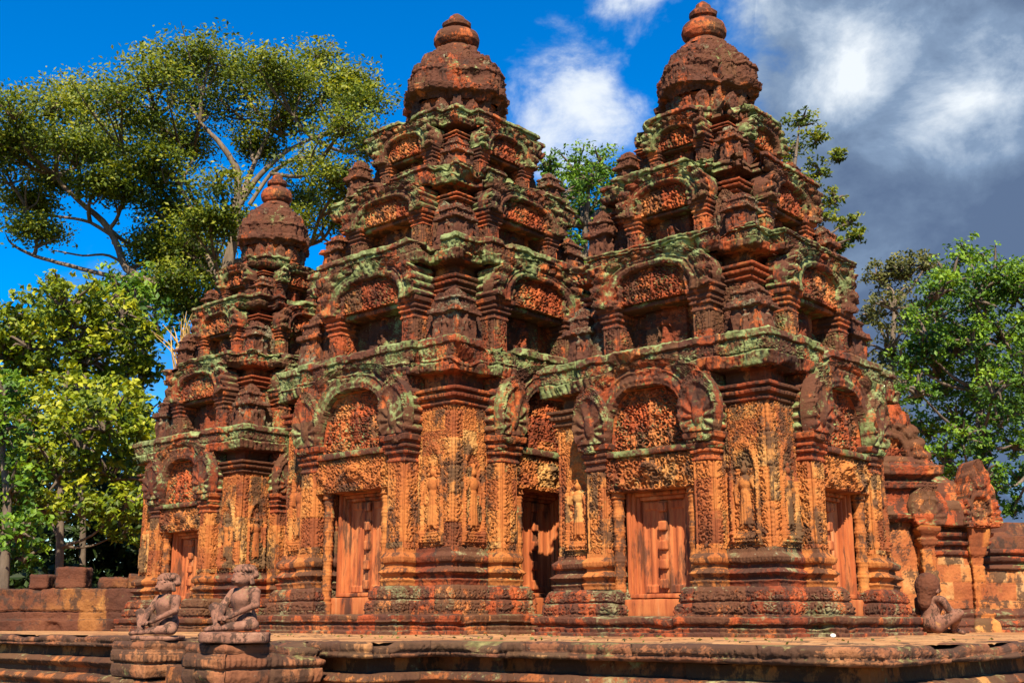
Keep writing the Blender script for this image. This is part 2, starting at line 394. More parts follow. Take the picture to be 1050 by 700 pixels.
def dbox(m, x0, x1, y0, y1, z0, z1, res=.03, ero=.006, seed=1, f=None, blk=.5, cutz=0):
    """dense eroded box; f maps points (n,3) to their place"""
    def face(A, B, C):
        nu = max(1, int(math.ceil(np.linalg.norm(B)/res))); nv = max(1, int(math.ceil(np.linalg.norm(C)/res)))
        u = np.linspace(0, 1, nu+1)[None, :, None]; v = np.linspace(0, 1, nv+1)[:, None, None]
        P = A+u*B+v*C
        ctr = np.array([(x0+x1)/2, (y0+y1)/2, (z0+z1)/2]); hs = np.array([x1-x0, y1-y0, z1-z0])/2
        # rounded arrises
        d = np.abs(P-ctr); near = (d > hs-.5*ero-.004).sum(-1, keepdims=True)
        P = ctr+(P-ctr)*(1-np.where(near >= 2, .6*(ero+.004), 0)/hs)
        if f is not None: P = f(P)
        if ero: P = erode(P, ero, seed)
        m.grid(P, blk=blk)
    X, Y, Z = np.array([x1-x0, 0, 0.]), np.array([0, y1-y0, 0.]), np.array([0, 0, z1-z0])
    o = np.array([x0, y0, z0], float)
    face(o, X, Z); face(o+X, Y, Z); face(o+X+Y, -X, Z); face(o+Y, -Y, Z); face(o+Z, X, Y); face(o+Y, X, -Y)
def lathe(m, prof, seg, res, org=(0, 0, 0), ero=.008, seed=1, rfun=None, f=None):
    """prof: (z, r)"""
    pr = resamp(prof, res); th = np.linspace(0, 2*math.pi, seg, endpoint=False)[None, :]
    z = pr[:, 0][:, None]; r = pr[:, 1][:, None]+0*th
    if rfun: r = rfun(r, z, th)
    P = np.stack([r*np.cos(th), r*np.sin(th), z+0*th], -1)+np.array(org)
    if f is not None: P = f(P)
    if ero: P = erode(P, ero, seed)
    m.grid(P, cu=True)

# ------------------------------------------------------------------ carved motifs
def figure(x, z, H, arm=1):
    """standing devata in relief, height H, feet at z=0; returns 0..1 height"""
    x = x/H; z = z/H
    def ell(cx, cz, rx, rz, p=1): return np.sqrt(np.clip(1-((x-cx)/rx)**2-((z-cz)/rz)**2, 0, 1))*p
    h = ell(0, .90, .060, .075, .9)                                   # head
    h = np.maximum(h, ell(0, 1.0, .035, .06, .7))                     # tall headdress
    h = np.maximum(h, ell(0, .71, .115, .13, .95))                    # chest
    h = np.maximum(h, ell(0, .56, .085, .10, .8))
    hw = .085+.05*np.clip((.52-z)/.5, 0, 1)                           # flared skirt
    sk = np.sqrt(np.clip(1-(x/hw)**2, 0, 1))*(z > .05)*(z < .54)*(.82+.10*np.cos(x*120))
    h = np.maximum(h, sk*.9)
    def limb(x0, z0, x1, z1, w, p):
        dx, dz = x1-x0, z1-z0; t = np.clip(((x-x0)*dx+(z-z0)*dz)/(dx*dx+dz*dz), 0, 1)
        d = np.hypot(x-x0-t*dx, z-z0-t*dz); return np.sqrt(np.clip(1-(d/w)**2, 0, 1))*p
    h = np.maximum(h, limb(-.11*arm, .76, -.17*arm, .58, .036, .7)); h = np.maximum(h, limb(-.17*arm, .58, -.15*arm, .40, .030, .6))
    h = np.maximum(h, limb(.11*arm, .76, .18*arm, .60, .036, .7)); h = np.maximum(h, limb(.18*arm, .60, .14*arm, .80, .030, .7))
    h = np.maximum(h, limb(-.04, .05, -.08, .01, .03, .6)); h = np.maximum(h, limb(.04, .05, .08, .01, .03, .6))
    return h
def rel_pediment(wi, hi, W0, H, seed, amp=1.0):
    def rel(x, z):
        ax = np.abs(x)
        fi = (np.maximum(ax-.02*np.abs(np.sin(z/hi*4.7)), 0)/wi)**2.8+(np.maximum(z, 0)/hi)**2.5
        inn = sst(1.0, .90, fi)
        th = np.arctan2(z, ax+1e-6); rr = np.maximum(fi, 1e-4)**.38
        g = rr-1
        band = np.exp(-((g-.07)/.035)**2)                               # the naga's body as a round cord
        band2 = np.exp(-((g-.19)/.02)**2)
        outer = np.abs(np.sin(th*13+rr*3))
        frame = .07*amp+.016*band*(1+.25*np.sin(th*70))+.02*band2+sst(.24, .30, g)*(.045*outer+.022*carve(ax, z, .055, seed))
        frame = np.minimum(frame, .15)
        med = np.exp(-((ax/(.30*wi))**2+((z-.50*hi)/(.24*hi))**2)**2)
        tf = np.maximum(figure(x, z-.14*hi, .62*hi), np.maximum(figure(x-.46*wi, z-.06*hi, .45*hi), figure(x+.46*wi, z-.06*hi, .45*hi)))
        ty = .075*tf-.13*amp+.065*carve(ax, z, .115, seed+9)*(1-.75*tf)+.015*med
        return np.where(inn > .5, ty, frame)*1.0
    return rel
def ogive(W0, p=2.2, lob=.05, n=3, tip=.0):
    def W(v):
        return W0*(max(0, 1-v**p)**.55)*(1+lob*abs(math.sin(math.pi*n*v)))*(1-.08*math.exp(-(v/.06)**2))+.012
    return W
def leafW(W0, q=1.0):
    def W(v):
        return W0*(.80+.30*math.sin(min(1, v*1.5)*math.pi*.62))*(max(0, 1-v**3.2)**.6)+.008
    return W
def rel_fan(W0, H, seed):
    def rel(x, z):
        r = np.hypot(x/W0, (z-.22*H)/(.6*H)); th = np.arctan2(z-.22*H, x)
        fl = .026*(.5+.5*np.sin(th*11))*sst(.25, .45, r)*sst(1.15, .95, r)
        hub = .045*np.sqrt(np.clip(1-(x/(.3*W0))**2-((z-.30*H)/(.20*H))**2, 0, 1))
        bead = .018*np.exp(-((r-1.0)/.07)**2)
        return fl+hub+bead+.026*carve(np.abs(x), z, .055, seed)*sst(.85, 1.1, r)
    return rel

# ------------------------------------------------------------------ tower
VIEW = (np.array([.35, -.94]), -.45)
def tower(label, loc, S, seed, spec, res):
    """spec in metres of the small towers; S scales heights"""
    root = empty('temple_tower', (loc[0], loc[1], 0), R_(-41.325))
    tag(root, label, 'temple tower', 'brick red sandstone temple towers standing in a row')
    c, a, b, pw = spec['c'], spec['a'], spec['b'], spec['pw']
    Z = lambda z: z*S
    def sres(k): return res if k in (0, 1) else res*2.2
    seen = VIEW
    # ---- plinth courses
    m = MB()
    def orn0(u, z, t, L):
        zz = z/S
        return np.where((zz > .035) & (zz < .085), .014*np.abs(np.sin(u*math.pi/.11)), 0)
    loft(m, cross(c+.16, a+.22, b+.14), [(-.03, .10), (0, .10), (Z(.03), .10), (Z(.04), .05), (Z(.085), .065), (Z(.09), .03), (Z(.115), .03), (Z(.125), .085), (Z(.19), .085), (Z(.20), .06), (Z(.205), -.3)], res*1.1, orn0, .010, seed, seen, .008, .2*S, .03)
    m.build('lower_plinth', M_['base'], root)
    m = MB()
    def orn1(u, z, t, L):
        zz = z/S
        return np.where((zz > .23) & (zz < .33), .020*carve(u, z, .11, seed), 0)+np.where((zz > .37) & (zz < .47), .020*carve(u, z, .09, seed+2), 0)
    loft(m, cross(c+.02, a+.02, b+.02, spec['rw']-.04, a-c+.42), [(Z(.19), .13), (Z(.215), .13), (Z(.34), .12), (Z(.352), .09), (Z(.365), .105), (Z(.48), .075), (Z(.50), .05), (Z(.505), -.2)], res, orn1, .010, seed+3, seen, .008, .3*S, .03)
    m.build('carved_plinth', M_['base'], root)
    # ---- base mouldings and wall
    m = MB()
    def ornb(u, z, t, L):
        zz = z/S
        return np.where((zz > .60) & (zz < .68), .013*np.abs(np.sin(u*math.pi/.055)), 0)+np.where((zz > .76) & (zz < .82), .008*np.abs(np.sin(u*math.pi/.035)), 0)
    bprof = [(Z(.50), .05), (Z(.53), .055), (Z(.56), .075), (Z(.575), .03), (Z(.60), .03), (Z(.64), .085), (Z(.68), .04), (Z(.69), .02), (Z(.73), .02), (Z(.745), .06), (Z(.80), .07), (Z(.83), .04), (Z(.85), .015), (Z(.90), .012)]
    core = cross(c, c-.05, b, spec['dw']/2+.23, .24)
    loft(m, core, bprof, res, ornb, .007, seed+5, seen, .004, .4)
    m.build('base_moulding', M_['base'], root)
    m = MB()
    def ornw(u, z, t, L):
        e = np.minimum(t, L-t)
        bead = .010*(.5+.5*np.sin(z*2*math.pi/.05))*np.exp(-((e-.022)/.012)**2)
        gro = -.014*np.exp(-((e-.045)/.008)**2)
        return bead+gro+np.where(e > .055, .032*carve(u, z, .105, seed+11)-.004, 0)
    loft(m, core, [(Z(.90), .0), (Z(2.42), .0)], res, ornw, .0035, seed+6, seen, .010, .36)
    m.build('wall', M_['wall'], root)
    # ---- architrave under the cornice, and the cornice itself
    def entab(zl, z0, z1, z2, cc, aa, bb, ov, sd, matc, par, rr, core_=None):
        m = MB()
        h = z1-z0
        def orn(u, z, t, L):
            return np.where((z > z0+.24*h) & (z < z0+.36*h), .012*np.abs(np.sin(u*math.pi/.05)), 0)
        pl = core_ or cross(cc, aa, bb)
        loft(m, cross(cc, aa, bb) if core_ else cross(cc, cc-.04, bb), [(z0, 0), (z0+.05*h, .04), (z0+.11*h, .045), (z0+.14*h, .015), (z0+.20*h, .02), (z0+.25*h, .07), (z0+.34*h, .08), (z0+.37*h, .045), (z0+.42*h, .045), (z0+.46*h, .095), (z0+.55*h, .10), (z0+.58*h, .02), (z0+.62*h, -.05), (z1-.05*h, -.05), (z1, -.02), (z1+.012, ov-.02)], rr, orn, .008, sd, seen, .003, .3)
        ua = m.build('architrave', M_['under'], par)
        m = MB(); H2 = z2-z1
        def orn2(u, z, t, L):
            v = (z-z1)/H2
            return np.where(v < .36, .018*np.abs(np.sin(u*math.pi/.085)), 0)+np.where((v > .42) & (v < .72), .018*carve(u, z, .07, sd), 0)
        loft(m, pl, [(z1-.002, ov-.05), (z1+.01, ov), (z1+.36*H2, ov+.035), (z1+.40*H2, ov-.01), (z1+.74*H2, ov-.005), (z1+.78*H2, ov+.035), (z1+.96*H2, ov+.03), (z2+.01, ov-.02), (z2+.045, -.06), (z2+.05, -.30*min(1, cc))], rr, orn2, .021, sd+1, seen, .016, .5, .12, blkw=.42)
        co = m.build('cornice', matc, par)
        return ua, co
    entab(0, Z(2.42), Z(2.78), Z(3.17), c, c-.05, b, .15, seed+20, M_['cornice'], root, res, cross(c, a-.13, b-.03))

    # ---- porch kit used on each side of each storey
    def pilaster(par, k, xs, cc, aa, w, z0, zb, zc, zd, sd, rr, mouldbase, nm='pilaster'):
        x0, x1 = xs-w/2, xs+w/2; y0, y1 = cc-.12, aa
        poly = [(x0, -y1), (x1, -y1), (x1, -y0), (x0, -y0)]
        a_ = k*math.pi/2; cs, sn = math.cos(a_), math.sin(a_)
        poly = [(cs*x-sn*y, sn*x+cs*y) for x, y in poly]
        m = MB()
        if mouldbase:
            loft(m, poly, [(z0+(z-bprof[0][0]), e*.8) for z, e in bprof], rr, ornb, .006, sd, seen, 0)
        def orn(u, z, t, L):
            e = np.minimum(t, L-t)
            return -.010*np.exp(-((e-.028)/.008)**2)+np.where(e > .04, .027*carve(t-L/2, z, w*.36, sd+2), 0)
        loft(m, poly, [(zb, 0), (zc, 0)], rr, orn, .005, sd+1, seen, .004, .34*S)
        p = m.build(nm, M_['wall'] if mouldbase else M_['upper'], par)
        m = MB(); h = zd-zc; s = w/.26*.72
        loft(m, poly, [(zc, .004), (zc+.04*h, .025*s), (zc+.10*h, .028*s), (zc+.13*h, .008*s), (zc+.28*h, .01*s), (zc+.32*h, .045*s), (zc+.40*h, .05*s), (zc+.43*h, .022*s), (zc+.50*h, .03*s), (zc+.55*h, .065*s), (zc+.63*h, .07*s), (zc+.66*h, .045*s), (zc+.74*h, .055*s), (zc+.79*h, .10*s), (zc+.97*h, .115*s), (zd, .10*s), (zd+.003, -.09*s)], rr*.9,
             lambda u, z, t, L: np.where((z > zc+.29*h) & (z < zc+.55*h), .006*np.abs(np.sin(u*math.pi/.04)), 0), .006, sd+4, seen, 0, .3, .02)
        if par is root: m.build('capital', M_['cap'], p)
        else:
            # third level is the deepest: small capitals are welded to their pilaster
            cpo = m.build('capital', M_['cap'], par)
        return p
    def fan(par, k, xc, out, z0, w, h, sd, rr, mat):
        m = MB(); slab(m, leafW(w), z0, h, rel_fan(w, h, sd), out, .14, k, xc, rr, sd, .008, tilt=.05)
        return m.build('naga_terminal', mat, par)
    for k in range(4):
        rr = sres(k); fac = rr > res
        # pilasters, capitals
        for s_ in (-1, 1):
            pilaster(root, k, s_*(b-pw/2), c, a, pw, Z(.50), Z(.90), Z(1.82), Z(2.13), seed+k*10+s_, rr, True)
        # doorway: frame, two leaves, central batten with bosses
        dw = spec['dw']; zo = Z(.40); zt = Z(1.48); yo = c-.19
        def place(P, k=k): return rotk(P, k)
        fr = MB()
        def fbx(x0, x1, o0, o1, z0, z1, r=.03, e=.004, mm=fr): dbox(mm, x0, x1, o0, o1, z0, z1, r if not fac else .08, e, seed+k, place)
        for i, (wd, dp) in enumerate(((.05, .19), (.045, .155), (.045, .12))):
            off = sum((.05, .045, .045)[:i]); X = dw/2+.138-off
            fbx(-X, -X+wd, yo-.05, yo+dp, zo, zt+.138-off); fbx(X-wd, X, yo-.05, yo+dp, zo, zt+.138-off)
            fbx(-X+wd, X-wd, yo-.05, yo+dp, zt+.138-off-wd, zt+.138-off); fbx(-X+wd, X-wd, yo-.05, yo+dp+.004, zo, zo+wd+.004*i)
        fbx(-dw/2-.16, dw/2+.16, yo-.05, yo+.26, Z(.19), zo-.01)
        fd = fr.build('door_frame', M_['door'], root)
        for s_ in (-1, 1):
            lf = MB(); x0, x1 = sorted((s_*.045, s_*(dw/2-.002)))
            def lp(P, x0=x0, x1=x1, k=k):
                Q = P.copy(); t = (Q[..., 0]-x0)/(x1-x0); o = Q[..., 1]
                g = .020*((t < .16) | (t > .84) | (np.abs(Q[..., 2]-zo-.10) < .04) | (np.abs(Q[..., 2]-zt+.06) < .04))*(o > yo+.04)+.012*(np.abs(t-.5) < .07)*(o > yo+.04); Q[..., 1] = o+g
                return rotk(Q, k)
            dbox(lf, x0, x1, yo-.02, yo+.055, zo+.05, zt, .011 if not fac else .05, .0012, seed+k, lp)
            lf.build('door_leaf', M_['door'], fd)
        bt = MB(); nb = 5
        dbox(bt, -.045, .045, yo-.02, yo+.088, zo+.06, zt-.006, .02, .003, seed, place)
        for i in range(nb):
            zz = zo+.16+(zt-zo-.24)*i/(nb-1); dbox(bt, -.056, .056, yo+.08, yo+.128, zz-.055*S, zz+.05*S, .014, .004, seed+i, place)
        bt.build('batten', M_['door'], fd)
        # colonnettes
        for s_ in (-1, 1):
            cm = MB(); cx = s_*(dw/2+.138+.068); rb = .062
            def rf(r, z, th):
                zz = (z-Z(.30))/(Z(1.57)-Z(.30)); n8 = np.cos(math.pi/8)/np.cos((th % (math.pi/4))-math.pi/8)
                ring = np.zeros_like(z+th)
                for q in (.06, .14, .27, .40, .53, .66, .79, .92): ring = np.maximum(ring, np.exp(-((zz-q)/.016)**2)+.6*np.exp(-((zz-q-.032)/.010)**2)+.5*np.exp(-((zz-q+.03)/.010)**2))
                return r*n8+.017*ring
            lathe(cm, [(Z(.20), rb+.028), (Z(.33), rb+.03), (Z(.335), rb), (Z(1.50), rb), (Z(1.51), rb+.022), (Z(1.57), rb+.024)], 24 if not fac else 10, .012 if not fac else .04, (0, 0, 0), .004, seed+k, rf,
                  lambda P, k=k, cx=cx: rotk(np.stack([P[..., 0]+cx, P[..., 1]+a-.135, P[..., 2]], -1), k))
            cm.build('colonnette', M_['wall'], root)
        # lintel
        lm = MB(); lw = b-pw+.10; zl = Z(1.57); hl = Z(.38)
        def rl(x, z, lw=lw, hl=hl):
            garl = .03*np.exp(-((z-hl*(.45+.25*np.cos(x/lw*math.pi*2)))/(.05))**2)
            return .050*carve(np.abs(x), z, .12, seed+61+k)+garl+.05*np.exp(-((x/.10)**2+((z-hl*.55)/.12)**2)**2)+.03*figure(x, z-.1*hl, .8*hl)
        slab(lm, lambda v: lw, zl, hl, rl, a-.06, .32, k, 0, rr, seed+k, .003)
        lm.build('lintel', M_['wall'], root)
        # ledge + pediment + terminals
        gm = MB(); dbox(gm, -b-.04, b+.04, c-.1, a+.03, Z(1.955), Z(2.03), .03 if not fac else .08, .008, seed+k, place); gm.build('ledge', M_['ped'], root)
        pm = MB(); W0 = b+.02; Hp = Z(.99); wi = (b-pw)*.93; hi = Z(.72)
        def prof_rel(x, z, R=rel_pediment(wi, hi, W0, Hp, seed+70+k)): return R(x, z)
        slab(pm, ogive(W0, 5, .06, 9), Z(2.03), Hp, prof_rel, a-.03, .28, k, 0, rr, seed+k*3, .009)
        pd = pm.build('pediment', M_['ped'], root)
        tm = MB(); slab(tm, lambda v: wi*.955*max(0, 1-(v*.955)**2.5)**.357, Z(2.03), hi*.955, prof_rel, a-.022, .03, k, 0, rr, seed+k*3, .005)
        tm.build('tympanum', M_['tymp'], pd)
        for s_ in (-1, 1): fan(pd, k, s_*(b-pw/2+.01), a+.09, Z(2.13), .225*S**.6, Z(.66), seed+k+s_*5, rr, M_['ped'])
        # carved block standing on each capital behind the terminal
        for s_ in (-1, 1):
            q0, q1 = s_*(b-pw/2)-pw/2+.01, s_*(b-pw/2)+pw/2-.01; poly = [(q0, -a+.01), (q1, -a+.01), (q1, -c+.12), (q0, -c+.12)]
            a_ = k*math.pi/2; cs, sn = math.cos(a_), math.sin(a_); poly = [(cs*x-sn*y, sn*x+cs*y) for x, y in poly]
            m = MB(); loft(m, poly, [(Z(2.12), .0), (Z(2.14), .02), (Z(2.78), .015), (Z(2.84), -.05), (Z(2.85), -.1)], rr, lambda u, z, t, L: .024*carve(t-L/2, z, .06, seed+k), .012, seed+k+s_, seen, .004, .3, .03)
            m.build('acroterion_block', M_['ped'], root)
        # devatas on the corner piers, in niches
        for s_ in (-1, 1):
            dm = MB(); pc = s_*(b+(c-b)*.46); dwid = (c-b)*.30; Hh = Z(1.46)
            def rd(x, z, dwid=dwid, Hh=Hh, s_=s_):
                hf = Hh*.46; zf = z-Hh*.12
                nic = ((np.abs(x)/(dwid*.78))**2+(np.clip(zf-hf*.78, 0, 9)/(hf*.42))**2 < 1) & (z > Hh*.07)
                nich = np.where(nic & (zf < hf*1.25), -.030, .006+.022*carve(x, z, .07, seed+80+s_))
                fg = figure(x, zf, hf, s_)
                ped = .035*(z > Hh*.02)*(z < Hh*.10)*(.8+.2*np.cos(z*160))
                arch = .026*np.exp(-((np.sqrt((x/(dwid*.9))**2+(np.clip(zf-hf*.78, 0, 9)/(hf*.55))**2)-1.0)/.13)**2)*(z > Hh*.07)*(zf < hf*1.4)
                col = .018*(np.abs(np.abs(x)-dwid*.9) < .014)
                return np.maximum(np.maximum(nich, fg*.060-.012*(fg < .05)), 0*z-.03)+arch*(fg < .05)+ped+col*(zf < hf*.8)
            slab(dm, lambda v: dwid, Z(.92), Hh, rd, c+.004, .05, k, pc, rr*.9, seed+k+s_, .0025)
            dm.build('devata_relief', M_['wall'], root)

    # ---- receding storeys
    T = spec['tiers']; zprev = Z(3.16)
    for i, (ct, zce, zct) in enumerate(T):
        st = empty('storey'); st.parent = root; st.location = (0, 0, 0)
        f = ct/1.43/1.0
        ov = .15*f+.03; cw = ct-ov+.01; at = cw+.235*f+.05; bt_ = cw*.66; pwt = .21*f+.03
        h = zct-zprev; zb0 = zprev+.02
        rt = res*1.15
        hh = zce-zprev
        za = zprev+hh*.68                     # underside of architrave
        m = MB()
        def ornt(u, z, t, L):
            e = np.minimum(t, L-t)
            return np.where(e > .04, .024*carve(u, z, .085, seed+i*7), .01)
        loft(m, cross(cw, cw-.04, bt_), [(zprev-.12, .07), (zprev+hh*.04, .07), (zprev+hh*.05, .03), (zprev+hh*.10, .05), (zprev+hh*.13, .0), (za, 0)], rt, ornt, .016, seed+i*13, seen, .012, .28, .05)
        m.build('storey_wall', M_['upper'], st)
        entab(0, za, zce, zct, cw, at-.09*f, bt_-.02, ov, seed+30+i*3, M_['cornice'], st, rt, None)
        for k in range(4):
            rr = rt if k in (0, 1) else rt*2
            for s_ in (-1, 1):
                pilaster(st, k, s_*(bt_-pwt/2), cw, at, pwt, zprev, zprev, zprev+hh*.36, zprev+hh*.62, seed+k*10+s_+i, rr, False, 'pilaster')
            zp = zprev+hh*.60; Hp = (zce-zp)+.60*(zct-zce); wi = (bt_-pwt)*1.04; hi = (zce-zp)*.96
            rpt = rel_pediment(wi, hi, bt_, Hp, seed+90+k+i, .70); tm = MB(); slab(tm, lambda v: wi*.955*max(0, 1-(v*.955)**2.5)**.357, zp, hi*.955, rpt, at+.05*f+.010, .03, k, 0, rr, seed+k, .008); tm.build('tympanum', M_['tymp'], st)
            pm = MB()
            slab(pm, ogive(bt_+.05*f, 5, .06, 6), zp, Hp, rel_pediment(wi, hi, bt_, Hp, seed+90+k+i, .70), at+.05*f, .24*f+.05, k, 0, rr, seed+k*3+i, .014)
            pm.build('pediment', M_['ped'], st)
            # ledge under the tympanum, door recess and figure
            dm = MB(); dbox(dm, -bt_+pwt*.6, bt_-pwt*.6, cw-.1, at-.03, zp-.07*f, zp, .03, .008, seed, lambda P, k=k: rotk(P, k))
            dm.build('ledge', M_['ped'], st)
            fm = MB()
            def rfg(x, z, H_=zp-zprev): return .09*figure(x, z-.03, H_*.82)+.02*carve(np.abs(x), z, .07, seed+i+k)
            slab(fm, lambda v, w=wi*.52: w, zprev, zp-zprev-.07*f, rfg, cw+.01, .06, k, 0, rr, seed+k, .012)
            fm.build('niche_figure', M_['upper'], st)
            for s_ in (-1, 1):
                if h2(seed+i*3, k*7+s_) > .86: continue
                fan(st, k, s_*(bt_-pwt/2+.02), at+.03, zprev+hh*.62, .175*f+.035, hh*.40, seed+k+s_+i, rr, M_['ped'])
            # stele antefixes on the ledge beside each pilaster
            for s_ in (-1, 1):
                am = MB(); sw = .125*f+.05; sh = hh*(.58+.1*((k+i+s_) % 3)); xx = s_*(bt_+(cw-bt_)*.58)
                if h2(seed+i, k*5+s_, 4) > .84: continue
                def ra(x, z, sw=sw, sh=sh): return .055*figure(x, z-.04, sh*.78)+.018*carve(x, z, .05, seed+i)+.012*(np.abs(x) > sw*.72)
                slab(am, leafW(sw), zprev-.02, sh, ra, cw+.10*f+.03, .10, k, xx, rr, seed+k*2+i, .013, tilt=-.06)
                am.build('antefix', M_['ante'], st)
        # corner miniature towers
        pc = (T[i-1][0] if i else 1.46*spec['c']/1.42)-.14
        for q, (sx, sy) in enumerate(((1, -1), (1, 1), (-1, 1), (-1, -1))):
            am = MB(); hw = .185*f+.04; hm = hh*(.70, .80, .78, .86)[q]*(.92+.16*((seed+i*3+q) % 4)/3)
            z_ = zprev-.03; pr = [(z_-.05, .0), (z_+.03*hm, .012), (z_+.07*hm, -.01), (z_+.50*hm, -.02), (z_+.53*hm, .012), (z_+.60*hm, .0), (z_+.62*hm, -hw*.26), (z_+.74*hm, -hw*.30), (z_+.76*hm, -hw*.18), (z_+.80*hm, -hw*.26), (z_+.82*hm, -hw*.5), (z_+.90*hm, -hw*.56), (z_+.92*hm, -hw*.62), (z_+hm, -hw*.98)]
            def oc(u, z, t, L, hw=hw, hm=hm, z_=z_):
                x = t-L/2
                return np.where(z < z_+.52*hm, .055*figure(x*1.0, z-z_-.05*hm, hm*.46)-.02, .016*carve(x, z, .05, seed+i))
            loft(am, cross(hw), pr, max(res*1.1, .013), oc, .022, seed+i*5+q, None, 0, org=(sx*(pc-hw*.78), sy*(pc-hw*.78), 0))
            am.build('corner_turret', M_['ante'], st)
        zprev = zct
    # ---- crown
    k_ = spec['crown']/.66
    m = MB(); z0 = T[-1][2]; rc = spec['crown']
    hcr = spec['zc'][0]-z0
    def rsq(r, z, th): return r*(1+.05*np.cos(4*th))
    body = [(z0-.05, rc*.92), (z0+hcr*.1, rc*.92), (z0+hcr*.15, rc*.82), (z0+hcr*.70, rc*.82), (z0+hcr*.78, rc*.88)]
    def rcb(r, z, th):
        pil = .045*k_*(np.cos(th*8) > .35)
        return r*(1+.05*np.cos(4*th))+np.where((z > z0+hcr*.16) & (z < z0+hcr*.7), pil+.02*carve(th*rc, z, .07, seed), 0)
    lathe(m, body, int(2*math.pi*rc/res/1.1), res, (0, 0, 0), .012, seed, rcb); m.build('crown_body', M_['upper'], root)
    for q in range(8):
        am = MB(); th = math.pi/8+q*math.pi/4
        if q in (3, 4): pass
        def pl(P, th=th):
            x, o, z = P[..., 0], P[..., 1], P[..., 2]; a_ = th+math.pi/2*3+math.pi/4*0
            cs, sn = math.cos(a_), math.sin(a_); y = -o
            return np.stack([cs*x-sn*y, sn*x+cs*y, z], -1)
        def ra(x, z): return .03*figure(x, z, .26*k_)+.01*carve(x, z, .05, seed)
        slab(am, leafW(.11*k_), z0, hcr*.66, ra, rc*.86, .08, 0, 0, res*1.3, seed+q, .012, -.05, pl)
        am.build('antefix', M_['ante'], root)
    m = MB(); z1, z2, z3 = spec['zc']; H = z2-z1
    def rpet(r, z, th):
        r = r*(1+.05*np.cos(4*th))
        pet = np.abs(np.sin(th*9))+.5*(z < z1+.4*H)*np.abs(np.sin(th*22)); return r*(1+.045*np.cos(4*th))+.048*k_*pet*sst(z2, z1, z)-.10*rc*sst(.58, .78, fbm(np.stack([np.cos(th)*rc+0*z, np.sin(th)*rc+0*z, z+0*th], -1), 4.2/k_, seed+77, 2))+.012*carve(th*.6, z, .08, seed+5)
    H = z2-z1
    lathe(m, [(z0+hcr*.76, rc*.84), (z1-.06*H, rc*.92), (z1-.03*H, rc*1.05), (z1+.06*H, rc*1.07), (z1+.09*H, rc*.97), (z1+.30*H, rc*.98), (z1+.33*H, rc*1.02), (z1+.39*H, rc*1.0), (z1+.41*H, rc*.89), (z1+.54*H, rc*.88), (z1+.58*H, rc*.88), (z1+.60*H, rc*.77), (z1+.70*H, rc*.75), (z1+.73*H, rc*.73), (z1+.75*H, rc*.62), (z1+.84*H, rc*.59), (z1+.86*H, rc*.50), (z1+.95*H, rc*.46), (z2, rc*.36)], int(2*math.pi*rc/res), res, (0, 0, 0), .026, seed+2, rpet)
    m.build('lotus_crown', M_['crown'], root)
    for q in range(18):
        if (q*5+seed) % 8 == 0: continue
        th = q*math.pi/9+.1; rr_ = rc*(1+.07*abs(math.cos(2*th)))
        def pl2(P, th=th):
            x, o, z = P[..., 0], P[..., 1], P[..., 2]; cs, sn = math.cos(th), math.sin(th); y = -o
            return np.stack([cs*x-sn*y, sn*x+cs*y, z], -1)
        am = MB(); slab(am, (leafW(.085*k_) if q % 2 else (lambda v: .07*k_*(1-.35*v))), z0+hcr*.16, (z1-z0)*.70*(.7+.3*((q*7) % 5)/4), lambda x, z: .03*figure(x, z, .26*k_)+.012*carve(x, z, .05, seed+q), rr_*.86, .16, 0, 0, res*1.2, seed+q*3, .018, .10, pl2)
        am.build('crown_antefix', M_['ante'], root)
    for ring, (zr, rr2, nn, hh2, ww) in enumerate(((z1+.05*H, 1.03, 12, .30, .10), (z1+.37*H, .97, 15, .20, .07), (z1+.58*H, .85, 12, .15, .055))):
        for q in range(nn):
            if (q*7+seed+ring) % 9 == 0: continue
            th = (q+.5*ring)*2*math.pi/nn; ra_ = rc*rr2*(1+.07*math.cos(4*th))
            def pl3(P, th=th):
                x, o, z = P[..., 0], P[..., 1], P[..., 2]; cs, sn = math.cos(th), math.sin(th); y = -o
                return np.stack([cs*x-sn*y, sn*x+cs*y, z], -1)
            am = MB(); hq = hh2*k_*(.75+.35*((q*5+seed) % 4)/3); slab(am, leafW(ww*k_*(.8+.35*((q*3+seed) % 3)/2)), zr, hq, lambda x, z: .012*carve(x, z, .05, seed+q)+.045*figure(x, z, hq*.85), ra_+.01, .12, 0, 0, res*1.1, seed+q*3+ring, .014, (-.02, -.25, -.35)[ring], pl3)
            am.build('crown_antefix', M_['crown' if q % 3 else 'ante'], root)
    m = MB(); F = z3-z2
    lathe(m, [(z2-.03, rc*.42), (z2+.02*F, rc*.38), (z2+.04*F, rc*.36), (z2+.07*F, rc*.34), (z2+.10*F, rc*.40), (z2+.20*F, rc*.47), (z2+.31*F, rc*.48), (z2+.42*F, rc*.44), (z2+.50*F, rc*.33), (z2+.53*F, rc*.23), (z2+.58*F, rc*.23), (z2+.61*F, rc*.29), (z2+.70*F, rc*.30), (z2+.75*F, rc*.25), (z2+.76*F, rc*.17), (z2+.80*F, rc*.18), (z2+.88*F, rc*.16), (z2+.94*F, rc*.09), (z3, .005)], 56, res, (0, 0, 0), .012, seed+4, lambda r, z, th: r*(1+.03*np.sin(th*2+seed)))
    m.build('finial', M_['finial'], root)
    return root
SP_S = dict(c=1.42, a=1.60, b=.85, pw=.26, rw=.55, dw=.60, crown=.60, zc=(6.80, 7.60, 8.25),
            tiers=[(1.27, 4.21, 4.47), (.99, 5.31, 5.54), (.70, 6.15, 6.36)])
